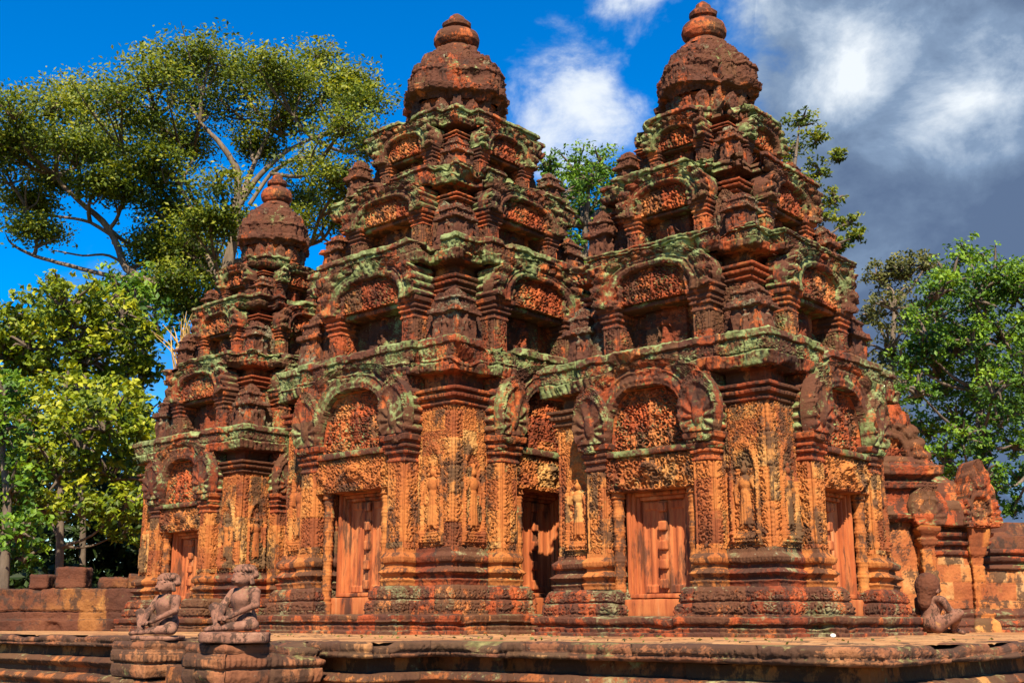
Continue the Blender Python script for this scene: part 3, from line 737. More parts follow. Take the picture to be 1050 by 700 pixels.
SP_C = dict(c=1.70, a=1.94, b=1.05, pw=.31, rw=.70, dw=.76, crown=.77, zc=(8.12, 9.10, 9.80),
            tiers=[(1.55, 4.92, 5.30), (1.32, 6.16, 6.46), (.97, 7.28, 7.55)])
tower('nearest and right-hand tower, red sandstone, lichened cornices, devata niches on its corner pier', (2.564, 13.884), 1.0, 101, SP_S, .0100)
tower('tallest middle temple tower with a broad domed top, between the two smaller towers', (-.898, 16.928), 1.187, 202, SP_C, .0120)
tower('farthest and left-hand tower, small in view, rising in front of the big spreading tree', (-4.360, 19.972), 1.0, 303, SP_S, .0155)

# ------------------------------------------------------------------ terrace, in temple axes
TR = R_(-41.325); ct_, st_ = math.cos(TR), math.sin(TR)
def w2l(x, y): return (ct_*x+st_*y, -st_*x+ct_*y)
CX, CY = w2l(2.20, 7.03)
terrace = empty('stone_terrace', (0, 0, 0), TR)
tag(terrace, 'low sandstone terrace with moulded edge, carrying all three towers', 'terrace')
def terr():
    # plan (ccw) with shallow projections in front of the towers
    x1, y0 = CX, CY
    poly = [(-34, y0+.02), (-9.75, y0+.02), (-9.75, y0-.85), (-6.62, y0-.85), (-6.62, y0-.10), (-5.9, y0-.10), (-5.9, y0), (x1, y0), (x1, 34), (-34, 34)]
    seen = (np.array([.35, -.94]), -.2)
    m = MB()
    def orn(u, z, t, L): return .012*carve(u, z, .07, 4)*(z < -.018)*(z > -.10)*(h2(np.floor(u/.9), u*0, 5) > .3)
    loft(m, poly, [(-.125, -.20), (-.115, 0), (-.10, .012), (-.012, .006), (0, -.008), (0.002, -.25)], .014, orn, .005, 5, seen, .016, .9, .05, blkw=.8)
    m.build('edge_course', M_['lip'], terrace)
    m = MB()
    def orn2(u, z, t, L):
        return np.where((z < -.42) & (z > -.52), .020*np.abs(np.sin(u*math.pi/.05)), 0)+np.where((z < -.23) & (z > -.33), .012*np.abs(np.sin(u*math.pi/.035)), 0)+np.where((z < -.60) & (z > -.75), .02*carve(u, z, .08, 9), 0)
    pr = [(-.96, .12), (-.80, .12), (-.79, .06), (-.75, .08), (-.60, .06), (-.585, -.02), (-.54, -.03), (-.52, -.02), (-.47, .02), (-.42, -.02), (-.41, -.09), (-.345, -.10), (-.33, -.06), (-.28, -.015), (-.23, -.06), (-.22, -.16), (-.13, -.17), (-.12, -.17)]
    loft(m, poly, pr, .016, orn2, .005, 6, seen, .010, .33, .02, blkw=.7)
    m.build('moulded_side', M_['terr'], terrace)
    # paving: one sheet of worn slabs
    m = MB()
    def sheet(xa, xb, ya, yb, r):
        nx = int((xb-xa)/r); ny = int((yb-ya)/r)
        X, Y = np.meshgrid(np.linspace(xa, xb, nx), np.linspace(ya, yb, ny))
        bx = np.floor(X/.62+.4*np.floor(Y/.55)); by = np.floor(Y/.55); fx = X/.62+.4*by-bx; fy = Y/.55-by
        rr = h2(bx, by, 3); P = np.stack([X, Y, 0*X], -1)
        e = np.minimum(np.minimum(fx, 1-fx)*.62, np.minimum(fy, 1-fy)*.55)
        P[..., 2] = -.002+(rr-.5)*.008-.012*np.exp(-(e/.02)**2)+.012*(fbm(P, 3, 9)-.5)
        m.grid(P, blk=rr)
    sheet(-9.7, -6.66, CY-.78, CY+.10, .045); sheet(-14, CX-.07, CY+.08, 16, .045); sheet(-34, -13.96, CY+.2, 33.8, .5); sheet(-14, CX-.2, 15.96, 33.8, .3)
    m.build('paving', M_['pave'], terrace)
terr()
# stair with two cheek blocks that carry the guardian figures
def cheek(x, y, sd, w=.30, label=''):
    r = empty('stair_pedestal', (ct_*x-st_*y, st_*x+ct_*y, 0), TR); tag(r, label, 'pedestal', 'stair pedestals at the terrace edge')
    m = MB(); L = CY-.90-(y-.36)
    poly = [(-w, -.30), (w, -.30), (w, L-.36), (-w, L-.36)]
    seen = (np.array([.35, -.94]), -.45)
    def orn(u, z, t, L_): return np.where((z < -.10) & (z > -.17), .014*np.abs(np.sin(u*math.pi/.045)), 0)
    loft(m, poly, [(-.30, -.05), (-.29, -.01), (-.24, .005), (-.19, .0), (-.185, -.012), (-.175, -.012), (-.17, .004), (-.03, .008), (-.008, -.004), (-.004, -.02), (-.003, -.27)], .012, orn, .007, sd, seen, .012, .4, .05)
    m.build('cap_block', M_['lip'], r)
    m = MB()
    loft(m, poly, [(-.98, .06), (-.50, .05), (-.49, .0), (-.33, -.01), (-.31, -.03), (-.295, -.1)], .016, None, .009, sd+4, seen, .016, .3, .04)
    m.build('base_block', M_['terr'], r)
    return r
PR = w2l(-2.02, 8.76); PL = w2l(-2.95, 9.96)
cheek(*PR, 31, .26, 'worn stair pedestal with green crust, under the guardian figure nearer the towers')
cheek(*PL, 41, .26, 'worn stair pedestal at far left carrying the guardian figure nearer the low wall')
def steps():
    r = empty('stone_steps', (0, 0, 0), TR); tag(r, 'short flight of stone steps between the two guardian pedestals', 'steps')
    xa, xb = PL[0]+.36, PR[0]-.36
    for i in range(4):
        m = MB(); dbox(m, xa, xb, PR[1]-.55+i*.22, CY-.88, -.95+i*.19+(.002 if i else 0), -.76+i*.19, .05, .01, i+3); m.build('step', M_['terr'], r)
steps()

# ------------------------------------------------------------------ sculpted figures (signed distance field -> surface net)
def surfnet(f, lo, hi, h):
    ax = [np.arange(lo[i], hi[i]+h, h) for i in range(3)]
    G = np.stack(np.meshgrid(*ax, indexing='ij'), -1); D = f(G)
    s = D < 0; nx, ny, nz = D.shape
    acc = np.zeros((nx-1, ny-1, nz-1, 3)); cnt = np.zeros((nx-1, ny-1, nz-1))
    def cell(i, j, k, arr): return arr[i:nx-1+i, j:ny-1+j, k:nz-1+k]
    for a in range(3):
        for o1 in (0, 1):
            for o2 in (0, 1):
                o = [0, 0, 0]; b, c = [q for q in range(3) if q != a]; o[b] = o1; o[c] = o2
                p = list(o); p[a] = 1
                d0 = cell(*o, D); d1 = cell(*p, D); m = (d0 < 0) != (d1 < 0)
                t = np.where(m, d0/(np.where(m, d0-d1, 1)), 0)
                q = np.zeros(acc.shape); q[..., b] = o1; q[..., c] = o2; q[..., a] = t
                acc += q*m[..., None]; cnt += m
    act = cnt > 0; idx = -np.ones(act.shape, int); idx[act] = np.arange(act.sum())
    I = np.argwhere(act); V = (I+acc[act]/cnt[act][:, None])*h+np.array([ax[0][0], ax[1][0], ax[2][0]])
    Q = []
    for a in range(3):
        b, c = (a+1) % 3, (a+2) % 3
        sl0 = [slice(1, -1)]*3; sl0[a] = slice(0, -1); sl1 = list(sl0); sl1[a] = slice(1, None)
        m = s[tuple(sl0)] != s[tuple(sl1)]; E = np.argwhere(m); off = np.ones(3, int); off[a] = 0; E = E+off
        fl = s[tuple(E.T)]
        def at(db, dc):
            e = E.copy(); e[:, b] += db; e[:, c] += dc; return idx[tuple(e.T)]
        q = np.stack([at(-1, -1), at(0, -1), at(0, 0), at(-1, 0)], -1)
        q[~fl] = q[~fl][:, ::-1]; Q.append(q)
    return V, np.concatenate(Q)
def cap_(G, a, b, ra, rb):
    a = np.array(a, float); b = np.array(b, float); ab = b-a; t = np.clip(((G-a)@ab)/(ab@ab), 0, 1)
    return np.linalg.norm(G-a-t[..., None]*ab, axis=-1)-(ra+(rb-ra)*t)
def ell_(G, c, r):
    r = np.array(r, float); q = np.linalg.norm((G-np.array(c))/r, axis=-1); return (q-1)*r.min()
def smin(a, b, k=.03):
    h = np.clip(.5+.5*(b-a)/k, 0, 1); return b*(1-h)+a*h-k*h*(1-h)
def seated(G0, face='monkey'):
    G = G0.copy(); G[..., 2] = np.where(G[..., 2] > .30, .30+(G[..., 2]-.30)*1.12, G[..., 2])
    d = smin(ell_(G, (0, .02, .17), (.17, .14, .13)), cap_(G, (0, .02, .2), (0, -.01, .45), .125, .145), .06)   # pelvis, trunk
    d = smin(d, ell_(G, (0, -.05, .45), (.15, .10, .12)), .05)
    d = smin(d, cap_(G, (-.15, 0, .56), (.15, 0, .56), .07, .07), .05)
    d = smin(d, cap_(G, (0, -.01, .56), (0, -.02, .66), .062, .055), .03)
    # left leg folded flat on the ground, right knee raised
    d = smin(d, cap_(G, (.10, .0, .12), (.34, -.14, .10), .105, .075), .04); d = smin(d, cap_(G, (.34, -.14, .095), (.02, -.27, .07), .078, .05), .02)
    d = smin(d, cap_(G, (.05, -.30, .06), (-.09, -.34, .04), .040, .030), .02)
    d = smin(d, cap_(G, (-.10, .0, .13), (-.31, -.20, .33), .11, .078), .04); d = smin(d, cap_(G, (-.31, -.20, .33), (-.13, -.30, .09), .070, .046), .02)
    d = smin(d, cap_(G, (-.13, -.30, .06), (-.20, -.41, .035), .045, .032), .02)
    # arms: both forearms come down to the lap
    d = smin(d, cap_(G, (.20, 0, .56), (.265, -.05, .36), .068, .052), .03); d = smin(d, cap_(G, (.265, -.05, .36), (.06, -.25, .21), .050, .034), .02)
    d = smin(d, cap_(G, (-.20, 0, .56), (-.25, -.10, .38), .068, .052), .03); d = smin(d, cap_(G, (-.25, -.10, .38), (-.10, -.27, .22), .050, .034), .02)
    for s in (-1, 1):                    # palms with separate, bent fingers and a thumb
        bx = .02 if s > 0 else -.07
        d = smin(d, ell_(G, (bx+.02*s, -.275, .195), (.038, .036, .024)), .015)
        for i in range(4):
            x0 = bx+.03*s-.018*i*s; L = (.034, .040, .038, .030)[i]
            d = smin(d, cap_(G, (x0, -.295, .195), (x0-.004*s, -.295-L*.7, .185), .0105, .010), .005); d = smin(d, cap_(G, (x0-.004*s, -.295-L*.7, .185), (x0-.006*s, -.30-L*.8, .155), .010, .008), .004)
        d = smin(d, cap_(G, (bx-.012*s, -.27, .205), (bx-.042*s, -.30, .205), .012, .010), .005)
    # head
    G = G.copy(); G[..., :2] /= 1.22; G[..., 2] = .66+(G[..., 2]-.66)/1.12
    d = smin(d, ell_(G, (0, -.03, .765), (.098, .108, .125)), .03)
    d = smin(d, ell_(G, (0, -.085, .715), (.062, .06, .045)), .03)       # muzzle / mouth
    d = smin(d, cap_(G, (0, -.13, .775), (0, -.152, .735), .018, .026), .012)
    for s in (-1, 1):
        d = smin(d, ell_(G, (s*.04, -.118, .79), (.024, .014, .014)), .004); d = smin(d, cap_(G, (s*.02, -.122, .812), (s*.075, -.10, .815), .012, .010), .008)
        d = smin(d, cap_(G, (s*.10, -.01, .79), (s*.112, .0, .69), .022, .026), .008)
    d = smin(d, cap_(G, (-.035, -.135, .70), (.035, -.135, .70), .011, .011), .005)
    return d
def statue(label, loc, rz, s, sd, disc, mane=False, mat='statue'):
    r = empty('guardian_statue', loc, rz); tag(r, label, 'statue', 'seated guardian statues')
    zb = disc[1]
    m = MB()
    def f(G): return seated(G/np.array([1.12, 1.06, 1.0]))+.014*(fbm(G, 9, sd, 3)-.5)
    V, Q = surfnet(f, (-.50, -.60, -.02), (.50, .26, 1.0), .010)
    V = V[:]*s; V[:, 2] += zb
    m.raw(V, Q); m.build('body', M_[mat], r)
    m = MB()
    def hf(G):
        if mane:
            d = ell_(G, (0, .03, .76), (.19, .19, .20)); d = smin(d, cap_(G, (0, .07, .70), (0, .12, .48), .15, .11), .06)
            d = d+.010*(fbm(G*np.array([1., 1., 3.]), 16, 3, 2)-.5)
            d = np.maximum(d, -(G[..., 1]+.13))
        else:
            G = G.copy(); G[..., 2] = .30+(G[..., 2]-.30)*1.12; G[..., :2] /= 1.22; G[..., 2] = .66+(G[..., 2]-.66)/1.12
            d = ell_(G, (0, -.005, .865), (.118, .128, .062)); d = smin(d, ell_(G, (0, .0, .915), (.085, .09, .035)), .02)
            d = smin(d, cap_(G, (-.10, .05, .80), (.10, .05, .80), .05, .05), .03)
            ang = np.arctan2(G[..., 1], G[..., 0]); d = d+.007*np.sin(ang*16+G[..., 2]*60)
        return d+.012*(fbm(G, 9, sd+3, 3)-.5)
    V, Q = surfnet(hf, (-.26, -.26, .32), (.26, .30, 1.06), .0115); V = V*s; V[:, 2] += zb
    m.raw(V, Q); m.build('mane' if mane else 'headdress', M_['lat' if mane else mat], r)
    m = MB()
    if disc[0]:
        lathe(m, [(0, disc[0]*.4), (0.0, disc[0]*.97), (.015, disc[0]), (zb-.01, disc[0]), (zb, disc[0]*.97), (zb+.001, .01)], 48, .012, (0, -.12*s, 0), .005, sd, lambda rr, z, th: rr*(1+.07*np.cos(4*th)))
        m.build('base_slab', M_['statue'], r)
    return r
SS = .57
statue('seated stone guardian on a thick grey slab, right one of the pair', (-1.99, 8.72, 0), R_(-38), SS*.95, 5, (.27, .075))
statue('seated stone guardian with one knee raised, left of the pair, nearest the low wall', (-2.91, 9.92, 0), R_(-42), SS*1.0, 9, (.22, .035))
statue('orange stone guardian seen from behind, its combed mane dark, beside the right tower', (5.02, 14.1, 0), R_(118), .76, 15, (0, 0), True, 'statue')

# ------------------------------------------------------------------ low wall at left, hall at right
def low_wall():
    r = empty('low_wall', (-8.2, 20.6, 0), R_(-6)); tag(r, 'low dark laterite wall of two courses left of the towers', 'wall')
    m = MB()
    loft(m, [(-6, -.3), (3.1, -.3), (3.1, .3), (-6, .3)], [(-.02, .07), (.0, .09), (.17, .09), (.185, .03), (.20, .0), (.69, .0), (.705, -.02), (.71, -.29)], .022, None, .020, 71, (np.array([0, -1.]), -.3), .026, .40, .06, blkw=.62)
    m.build('wall_courses', M_['lat'], r)
    for i, (px, w, h, lab) in enumerate(((42, .17, .25, 'small worn laterite block on the low wall, left of the tall one'), (74, .26, .37, 'tall upright laterite block standing on the low wall'), (118, .26, .20, 'long low laterite block on the wall, right of the tall one'), (141, .16, .26, 'laterite block on the low wall touching the left tower in view'))):
        D = 20.5; x = (px-525)/FOC*D*.975
        m = MB(); dbox(m, -w, w, -.2, .2, 0, h, .03, .02, 80+i, blk=.2+.2*i)
        o = m.build('stone_block', M_['lat']); o.location = (x, D, .70); o.rotation_euler = (0, 0, R_(-4+3*i)); tag(o, lab, 'block', 'loose blocks on the low wall')
low_wall()
def hall():
    D = 17.2
    X = lambda px: (px-525)/FOC*D*.985
    Zp = lambda py: CAMZ+(637-py)/FOC*D*1.03
    r = empty('side_hall', (X(955), D, 0), R_(7)); tag(r, 'low orange sandstone hall with stepped roof beyond the right tower', 'hall')
    w1 = X(1004)-X(955)
    def sbox(name, x0, x1, y0, y1, prof, mat, sd, orn=None, joint=.008, blkw=.34, chip=.02):
        m = MB(); loft(m, [(x0, y0), (x1, y0), (x1, y1), (x0, y1)], prof, .022, orn, .010, sd, (np.array([0, -1.]), -.3), joint, .26, chip, blkw=blkw); return m.build(name, mat, r)
    b0 = [(-.02, .16), (.03, .16), (.07, .12), (.10, .15), (.16, .13), (.20, .06), (.26, .09), (.30, .03), (.34, 0)]
    sbox('base_moulding', -.5, w1+.10, 0, 3, b0, M_['base'], 90)
    sbox('wall', -.5, w1+.10, 0.02, 3, [(.34, 0), (1.09, 0)], M_['hall'], 91)
    sbox('architrave', -.5, w1+.10, 0.02, 3, [(1.08, 0), (1.11, .05), (1.16, .06), (1.18, .02), (1.23, .03), (1.25, .09), (1.30, .11), (1.32, .05), (1.38, .13), (1.43, .14), (1.45, .02), (1.52, .02)], M_['under'], 92)
    sbox('cornice', -.5, w1+.10, 0.02, 3, [(1.51, .12), (1.53, .20), (1.84, .17), (1.90, .12), (1.91, -.1)], M_['hallroof'], 93, lambda u, z, t, L: .03*np.abs(np.sin(u*math.pi/.2)), .016, .3)
    sbox('roof', -.5, w1+.02, 0.12, 2.8, [(1.89, .06), (2.04, .04), (2.06, .0), (2.20, -.05), (2.22, -.10), (2.34, -.22), (2.38, -.5)], M_['hallroof'], 94, None, .014, .36, .04)
    # pilaster and gable at its right end, ridge finials
    sbox('corner_pilaster', w1-.10, w1+.08, -.05, .3, [(.0, .12), (.14, .10), (.2, .05), (.26, .07), (.34, 0), (1.08, 0), (1.12, .04), (1.3, .07), (1.5, .10)], M_['wall'], 95, lambda u, z, t, L: .016*carve(u, z, .08, 4)*(z > .34)*(z < 1.1))
    pm = MB(); slab(pm, ogive(.27, .95, .12, 6), 1.50, 1.0, rel_pediment(.15, .45, .3, .9, 97, .5), -.16, .4, 0, 0, .02, 97, .014, 0, lambda P: np.stack([P[..., 0]+w1+.02, -P[..., 1]-.36, P[..., 2]], -1)); pm.build('gable', M_['hallroof'], r)
    for i, (px, h) in enumerate(((962, .32), (985, .26))):
        fm = MB(); xx = X(px)-X(955); lathe(fm, [(2.25, .11), (2.33, .12), (2.36, .07), (2.36+h*.3, .09), (2.36+h*.5, .05), (2.36+h*.7, .04), (2.36+h, .005)], 20, .02, (xx, .6, 0), .012, 98+i); fm.build('ridge_finial', M_['ante'], r)
    # lower wing running out of the frame
    sbox('wing_base', w1+.10, 6, .35, 3, b0, M_['base'], 100)
    sbox('wing_wall', w1+.10, 6, .37, 3, [(.34, 0), (.92, 0)], M_['hall'], 101)
    sbox('wing_cornice', w1+.10, 6, .37, 3, [(.90, 0), (.93, .05), (.98, .05), (1.0, .02), (1.04, .08), (1.10, .10), (1.12, .04), (1.16, .12), (1.22, .12), (1.24, -.05)], M_['under'], 102)
    sbox('wing_roof', w1+.22, 6, .42, 2.8, [(1.22, .08), (1.42, .05), (1.44, -.02), (1.64, -.10), (1.66, -.5)], M_['lat'], 103, None, .014, .4, .03)
    # taller porch between tower and hall
    h2_ = empty('hall_porch', (X(908), 16.2, 0), R_(7)); tag(h2_, 'narrow porch with half pediment between the right tower and the low hall', 'porch')
    def pbox(name, x0, x1, y0, y1, prof, mat, sd, orn=None):
        m = MB(); loft(m, [(x0, y0), (x1, y0), (x1, y1), (x0, y1)], prof, .022, orn, .012, sd, (np.array([0, -1.]), -.3), .010, .3, .03, blkw=.4); return m.build(name, mat, h2_)
    pbox('base_moulding', -.5, .55, 0, 1.2, [(z, e) for z, e in b0], M_['base'], 110)
    pbox('wall', -.5, .36, .05, 1.2, [(.34, 0), (1.55, 0)], M_['hall'], 111, lambda u, z, t, L: .014*carve(u, z, .09, 14))
    pbox('pilaster', .16, .34, -.12, .2, [(.0, .08), (.3, .05), (.34, 0), (1.16, 0), (1.2, .03), (1.27, .04), (1.29, .01), (1.34, .05), (1.38, .08), (1.45, .09)], M_['wall'], 112, lambda u, z, t, L: .016*carve(u, z, .08, 5)*(z > .34)*(z < 1.3))
    pbox('entablature', -.5, .36, -.02, 1.2, [(1.50, 0), (1.54, .08), (1.60, .12), (1.64, .02), (1.80, -.02), (1.94, .0), (1.97, .08), (2.05, .10), (2.08, .02), (2.12, .06), (2.16, .15), (2.28, .17), (2.31, .08), (2.42, .02), (2.44, -.1)], M_['hallroof'], 113, lambda u, z, t, L: .02*carve(u, z, .10, 15))
    pm = MB(); slab(pm, ogive(.66, 1.0, .10, 6), 2.20, 1.05, rel_pediment(.30, .5, .5, .9, 117, .6), 0, .5, 0, 0, .022, 118, .02, 0, lambda P: np.stack([P[..., 0]-.22, -P[..., 1], P[..., 2]], -1)); pm.build('pediment', M_['hallroof'], h2_)
    fm = MB(); slab(fm, leafW(.25), 1.45, .55, rel_fan(.2, .46, 5), .16, .14, 0, 0, .02, 119, .01, 0, lambda P: np.stack([P[..., 0]+.28, -P[..., 1], P[..., 2]], -1)); fm.build('naga_terminal', M_['hallroof'], h2_)
hall()
m = MB(); V, Q = surfnet(lambda G: ell_(G, (0, 0, .025), (.026, .020, .020))+.003*(fbm(G, 40, 2, 2)-.5), (-.06, -.06, -.02), (.06, .06, .08), .006)
m.raw(V, Q); o = m.build('pebble', M_['white']); o.location = (2.96, 10.9, .0); tag(o, 'small white pebble on the paving before the right tower', 'pebble')

# ------------------------------------------------------------------ ground
m = MB(); g = np.linspace(-1, 1, 120); g = np.sign(g)*np.abs(g)**3*2500
X, Y = np.meshgrid(g, g+30); P = np.stack([X, Y, -.95+.35*(fbm(np.stack([X, Y, 0*X], -1), .12, 3)-.5)*np.clip(np.hypot(X, Y-15)/40-.3, 0, 1)], -1)
m.grid(P, flip=False); o = m.build('ground', M_['ground']); tag(o, kind='structure')

# ------------------------------------------------------------------ trees
def at(px, py, D):
    """world point on the photograph's ray through (px, py) at forward distance D"""
    c, s = math.cos(PITCH), math.sin(PITCH); k = (350-py)/FOC
    z = D*(k*c+s)/(c-k*s); dep = D*c+z*s
    return np.array([(px-525)/FOC*dep, D, z+CAMZ])
def tube(m, pts, rad, seg=7, sd=0):
    pts = np.asarray(pts, float); n = len(pts)
    # smooth resample (Catmull-Rom)
    Q = []; Rr = []
    for i in range(n-1):
        p0, p1, p2, p3 = pts[max(i-1, 0)], pts[i], pts[i+1], pts[min(i+2, n-1)]
        for t in np.linspace(0, 1, 4, endpoint=False):
            Q.append(.5*(2*p1+(p2-p0)*t+(2*p0-5*p1+4*p2-p3)*t*t+(3*p1-p0-3*p2+p3)*t**3)); Rr.append(rad[i]*(1-t)+rad[i+1]*t)
    Q.append(pts[-1]); Rr.append(rad[-1]); Q = np.array(Q); Rr = np.array(Rr)
    T = np.gradient(Q, axis=0); T /= np.linalg.norm(T, axis=1)[:, None]+1e-9
    up = np.array([0, 1., .3]); A = np.cross(T, up); A /= np.linalg.norm(A, axis=1)[:, None]+1e-9; B = np.cross(T, A)
    th = np.linspace(0, 2*math.pi, seg, endpoint=False)
    P = Q[:, None]+Rr[:, None, None]*(A[:, None]*np.cos(th)[None, :, None]+B[:, None]*np.sin(th)[None, :, None])
    P = P+(fbm(P, 2.5, sd, 2)[..., None]-.5)*Rr[:, None, None]*.5
    m.grid(P, cu=True)
def leaves(m, C, size, rng, tint, aspect=.55, droop=.3):
    n = len(C); nrm = rng.normal(size=(n, 3)); nrm[:, 2] = np.abs(nrm[:, 2])+.25; nrm[:, 1] -= .45; nrm /= np.linalg.norm(nrm, axis=1)[:, None]
    a = rng.normal(size=(n, 3)); a[:, 2] -= droop; a -= nrm*(a*nrm).sum(1)[:, None]; a /= np.linalg.norm(a, axis=1)[:, None]+1e-9
    b = np.cross(nrm, a); s = size*(.6+.8*rng.random(n))[:, None]
    V = np.stack([C-a*s*.5, C+b*s*.5*aspect-a*s*.05+nrm*s*.05, C+a*s*.5, C-b*s*.5*aspect-a*s*.05+nrm*s*.05], 1).reshape(-1, 3)
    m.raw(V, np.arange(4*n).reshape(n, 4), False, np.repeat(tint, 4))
def crown(m, mb, blobs, rng, size, dens, start, sub=26, cl=.18, twig=.02):
    """blobs: (centre, radius xyz). Each blob is a cloud of leaf clumps carried on twigs"""
    for c, r in blobs:
        c = np.array(c); r = np.array(r, float); n = sub
        d = rng.normal(size=(n, 3)); d /= np.linalg.norm(d, axis=1)[:, None]; d[:, 2] = d[:, 2]*1.0+.05
        k = c+d*r*(rng.random(n)[:, None]**.45)*(1.30 if cl == 0 else 1.25)
        if cl == 0: k = k[fbm(k, 1.15, 5, 2) > .46]; n = len(k)
        if n == 0: continue
        for q in k:
            rr = r.mean()*cl*(.7+.9*rng.random()) if cl else .25+.35*rng.random(); nl = int(dens*(rr/.6)**2*(.6+.8*rng.random())*130)
            nl = max(12, nl)
            e = np.clip(rng.normal(size=(nl, 3)), -1.4, 1.4)*np.array([1.1, 1.1, .45 if cl == 0 else .62])*rr*(.9 if cl == 0 else .75)
            leaves(m, q+e, size, rng, np.clip(rng.normal(.45, .2)+rng.normal(0, .16, nl)+.25*(q[2]-c[2])/r[2], 0, 1))  # higher clumps get a lighter tint: sunlit tops put into the leaf colour
        for q in k[:max(4, n//3)]:
            mid = (c+q)/2+rng.normal(size=3)*r*.08
            tube(mb, [c-np.array([0, 0, r[2]*.35]), mid, q], [twig*2.2, twig*1.3, twig*.4], 4)
def tree(label, name, base, limbs, blobs, leafm, barkm, size, dens, seed, group=None, sub=26, cl=.18, cat='tree', twig=.03):
    rng = np.random.default_rng(seed)
    r = empty(name, tuple(base)); tag(r, label, cat, group)
    B = np.array(base)
    mb = MB()
    for pts, rad in limbs: tube(mb, [np.array(p)-B for p in pts], rad, 9, seed)
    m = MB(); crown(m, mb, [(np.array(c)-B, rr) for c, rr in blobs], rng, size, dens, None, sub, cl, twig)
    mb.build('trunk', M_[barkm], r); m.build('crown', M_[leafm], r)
    return r
def px_blobs(D, L, dj, seed, flat=.8):
    rng = np.random.default_rng(seed); o = []
    for px, py, rp in L:
        d = D+(rng.random()-.5)*dj; c = at(px, py, d); r = rp/FOC*d
        o.append((c, (r, r*1.2, r*flat)))
    return o
# the great spreading tree
D = 40
def q(px, py, d=D): return at(px, py, d)
base = np.array([q(205, 500)[0], D, -.95])
limbs = [([base, q(203, 480), q(205, 400), q(215, 330)], [.75, .62, .52, .46]),
         ([q(215, 330), q(228, 290), q(240, 245), q(244, 205)], [.46, .36, .30, .26]),
         ([q(244, 205), q(243, 175), q(228, 150), q(205, 125), q(190, 95)], [.26, .22, .16, .10, .04]),
         ([q(244, 212), q(262, 185), q(290, 158), q(320, 142), q(348, 130)], [.24, .17, .13, .09, .05]),
         ([q(246, 205), q(262, 165, 41), q(278, 130, 41), q(282, 100, 41)], [.2, .14, .1, .04]),
         ([q(256, 210), q(278, 178), q(300, 165), q(328, 160)], [.13, .11, .08, .05]),
         ([q(218, 320), q(190, 305), q(160, 292), q(130, 275), q(112, 235), q(80, 205), q(58, 180), q(66, 150)], [.36, .32, .28, .22, .19, .15, .11, .05]),
         ([q(150, 288), q(110, 282), q(70, 272), q(35, 262), q(12, 250), q(6, 240)], [.18, .14, .12, .10, .07, .02]),
         ([q(140, 280), q(112, 262), q(85, 262), q(62, 258), q(50, 256)], [.10, .08, .06, .05, .02]),
         ([q(120, 245), q(92, 228), q(60, 222), q(25, 218), q(-10, 212)], [.12, .10, .08, .06, .03]),
         ([q(225, 290), q(200, 240), q(170, 200), q(140, 170), q(120, 140)], [.22, .17, .13, .09, .04]),
         ([q(210, 250), q(192, 205, 39), q(186, 190, 39), q(200, 160, 39)], [.14, .1, .08, .04]),
         ([q(200, 210), q(180, 160), q(160, 120), q(150, 90)], [.12, .1, .07, .03]),
         ([q(232, 270), q(280, 262, 42), q(320, 250, 42), q(350, 200, 42)], [.2, .15, .1, .04])]
limbs = [(p, [x*.62 for x in rr]) for p, rr in limbs]
bl = px_blobs(D, [(15, 118, 30), (52, 112, 34), (90, 108, 34), (30, 150, 26), (125, 105, 34), (10, 185, 22), (38, 235, 18), (75, 150, 26), (110, 150, 30), (150, 85, 32), (160, 125, 34), (185, 68, 32), (215, 60, 30), (200, 100, 34), (245, 72, 30), (235, 110, 30), (280, 75, 30), (305, 90, 30), (335, 95, 32), (365, 105, 28), (350, 135, 28), (375, 150, 20), (130, 190, 26), (160, 170, 28), (195, 150, 26), (175, 215, 28), (195, 245, 30), (160, 250, 24), (225, 190, 20), (290, 125, 26), (320, 165, 22), (350, 185, 24), (345, 225, 22), (262, 235, 16), (190, 280, 26), (30, 205, 16), (100, 190, 18), (268, 150, 16), (60, 185, 16), (5, 150, 18), (330, 60, 14), (360, 85, 18), (165, 265, 26), (215, 270, 24), (190, 310, 26), (230, 300, 20), (150, 300, 20), (215, 225, 20), (320, 205, 18), (300, 230, 16)], 7, 3, .62)
_pts = [np.array(p) for pp, _ in limbs[1:] for p in pp[1:-1]]
_r = np.random.default_rng(5)
for c_, r__ in bl:
    c_ = np.array(c_); a_ = min(_pts, key=lambda p: np.linalg.norm(p-c_)+(2 if p[2] > c_[2] else 0))
    mid = (a_+c_)/2+np.array([0, 0, -.10*np.linalg.norm(c_-a_)])+_r.normal(size=3)*.2
    end = c_+(c_-a_)*.25+np.array([0, 0, r__[2]*.3])
    limbs.append(([a_, mid, c_, end], [.085, .065, .045, .012]))
    for _i in range(3):
        e2 = c_+_r.normal(size=3)*np.array(r__)*.8; limbs.append(([mid, (mid+e2)/2+_r.normal(size=3)*.15, e2], [.045, .03, .010]))
tree('huge spreading tree with flat olive crown and bare pale limbs behind the left tower', 'spreading_tree', base, limbs, bl, 'leaf_big', 'bark_pale', .155, .75, 21, sub=70, cl=0, twig=.016)
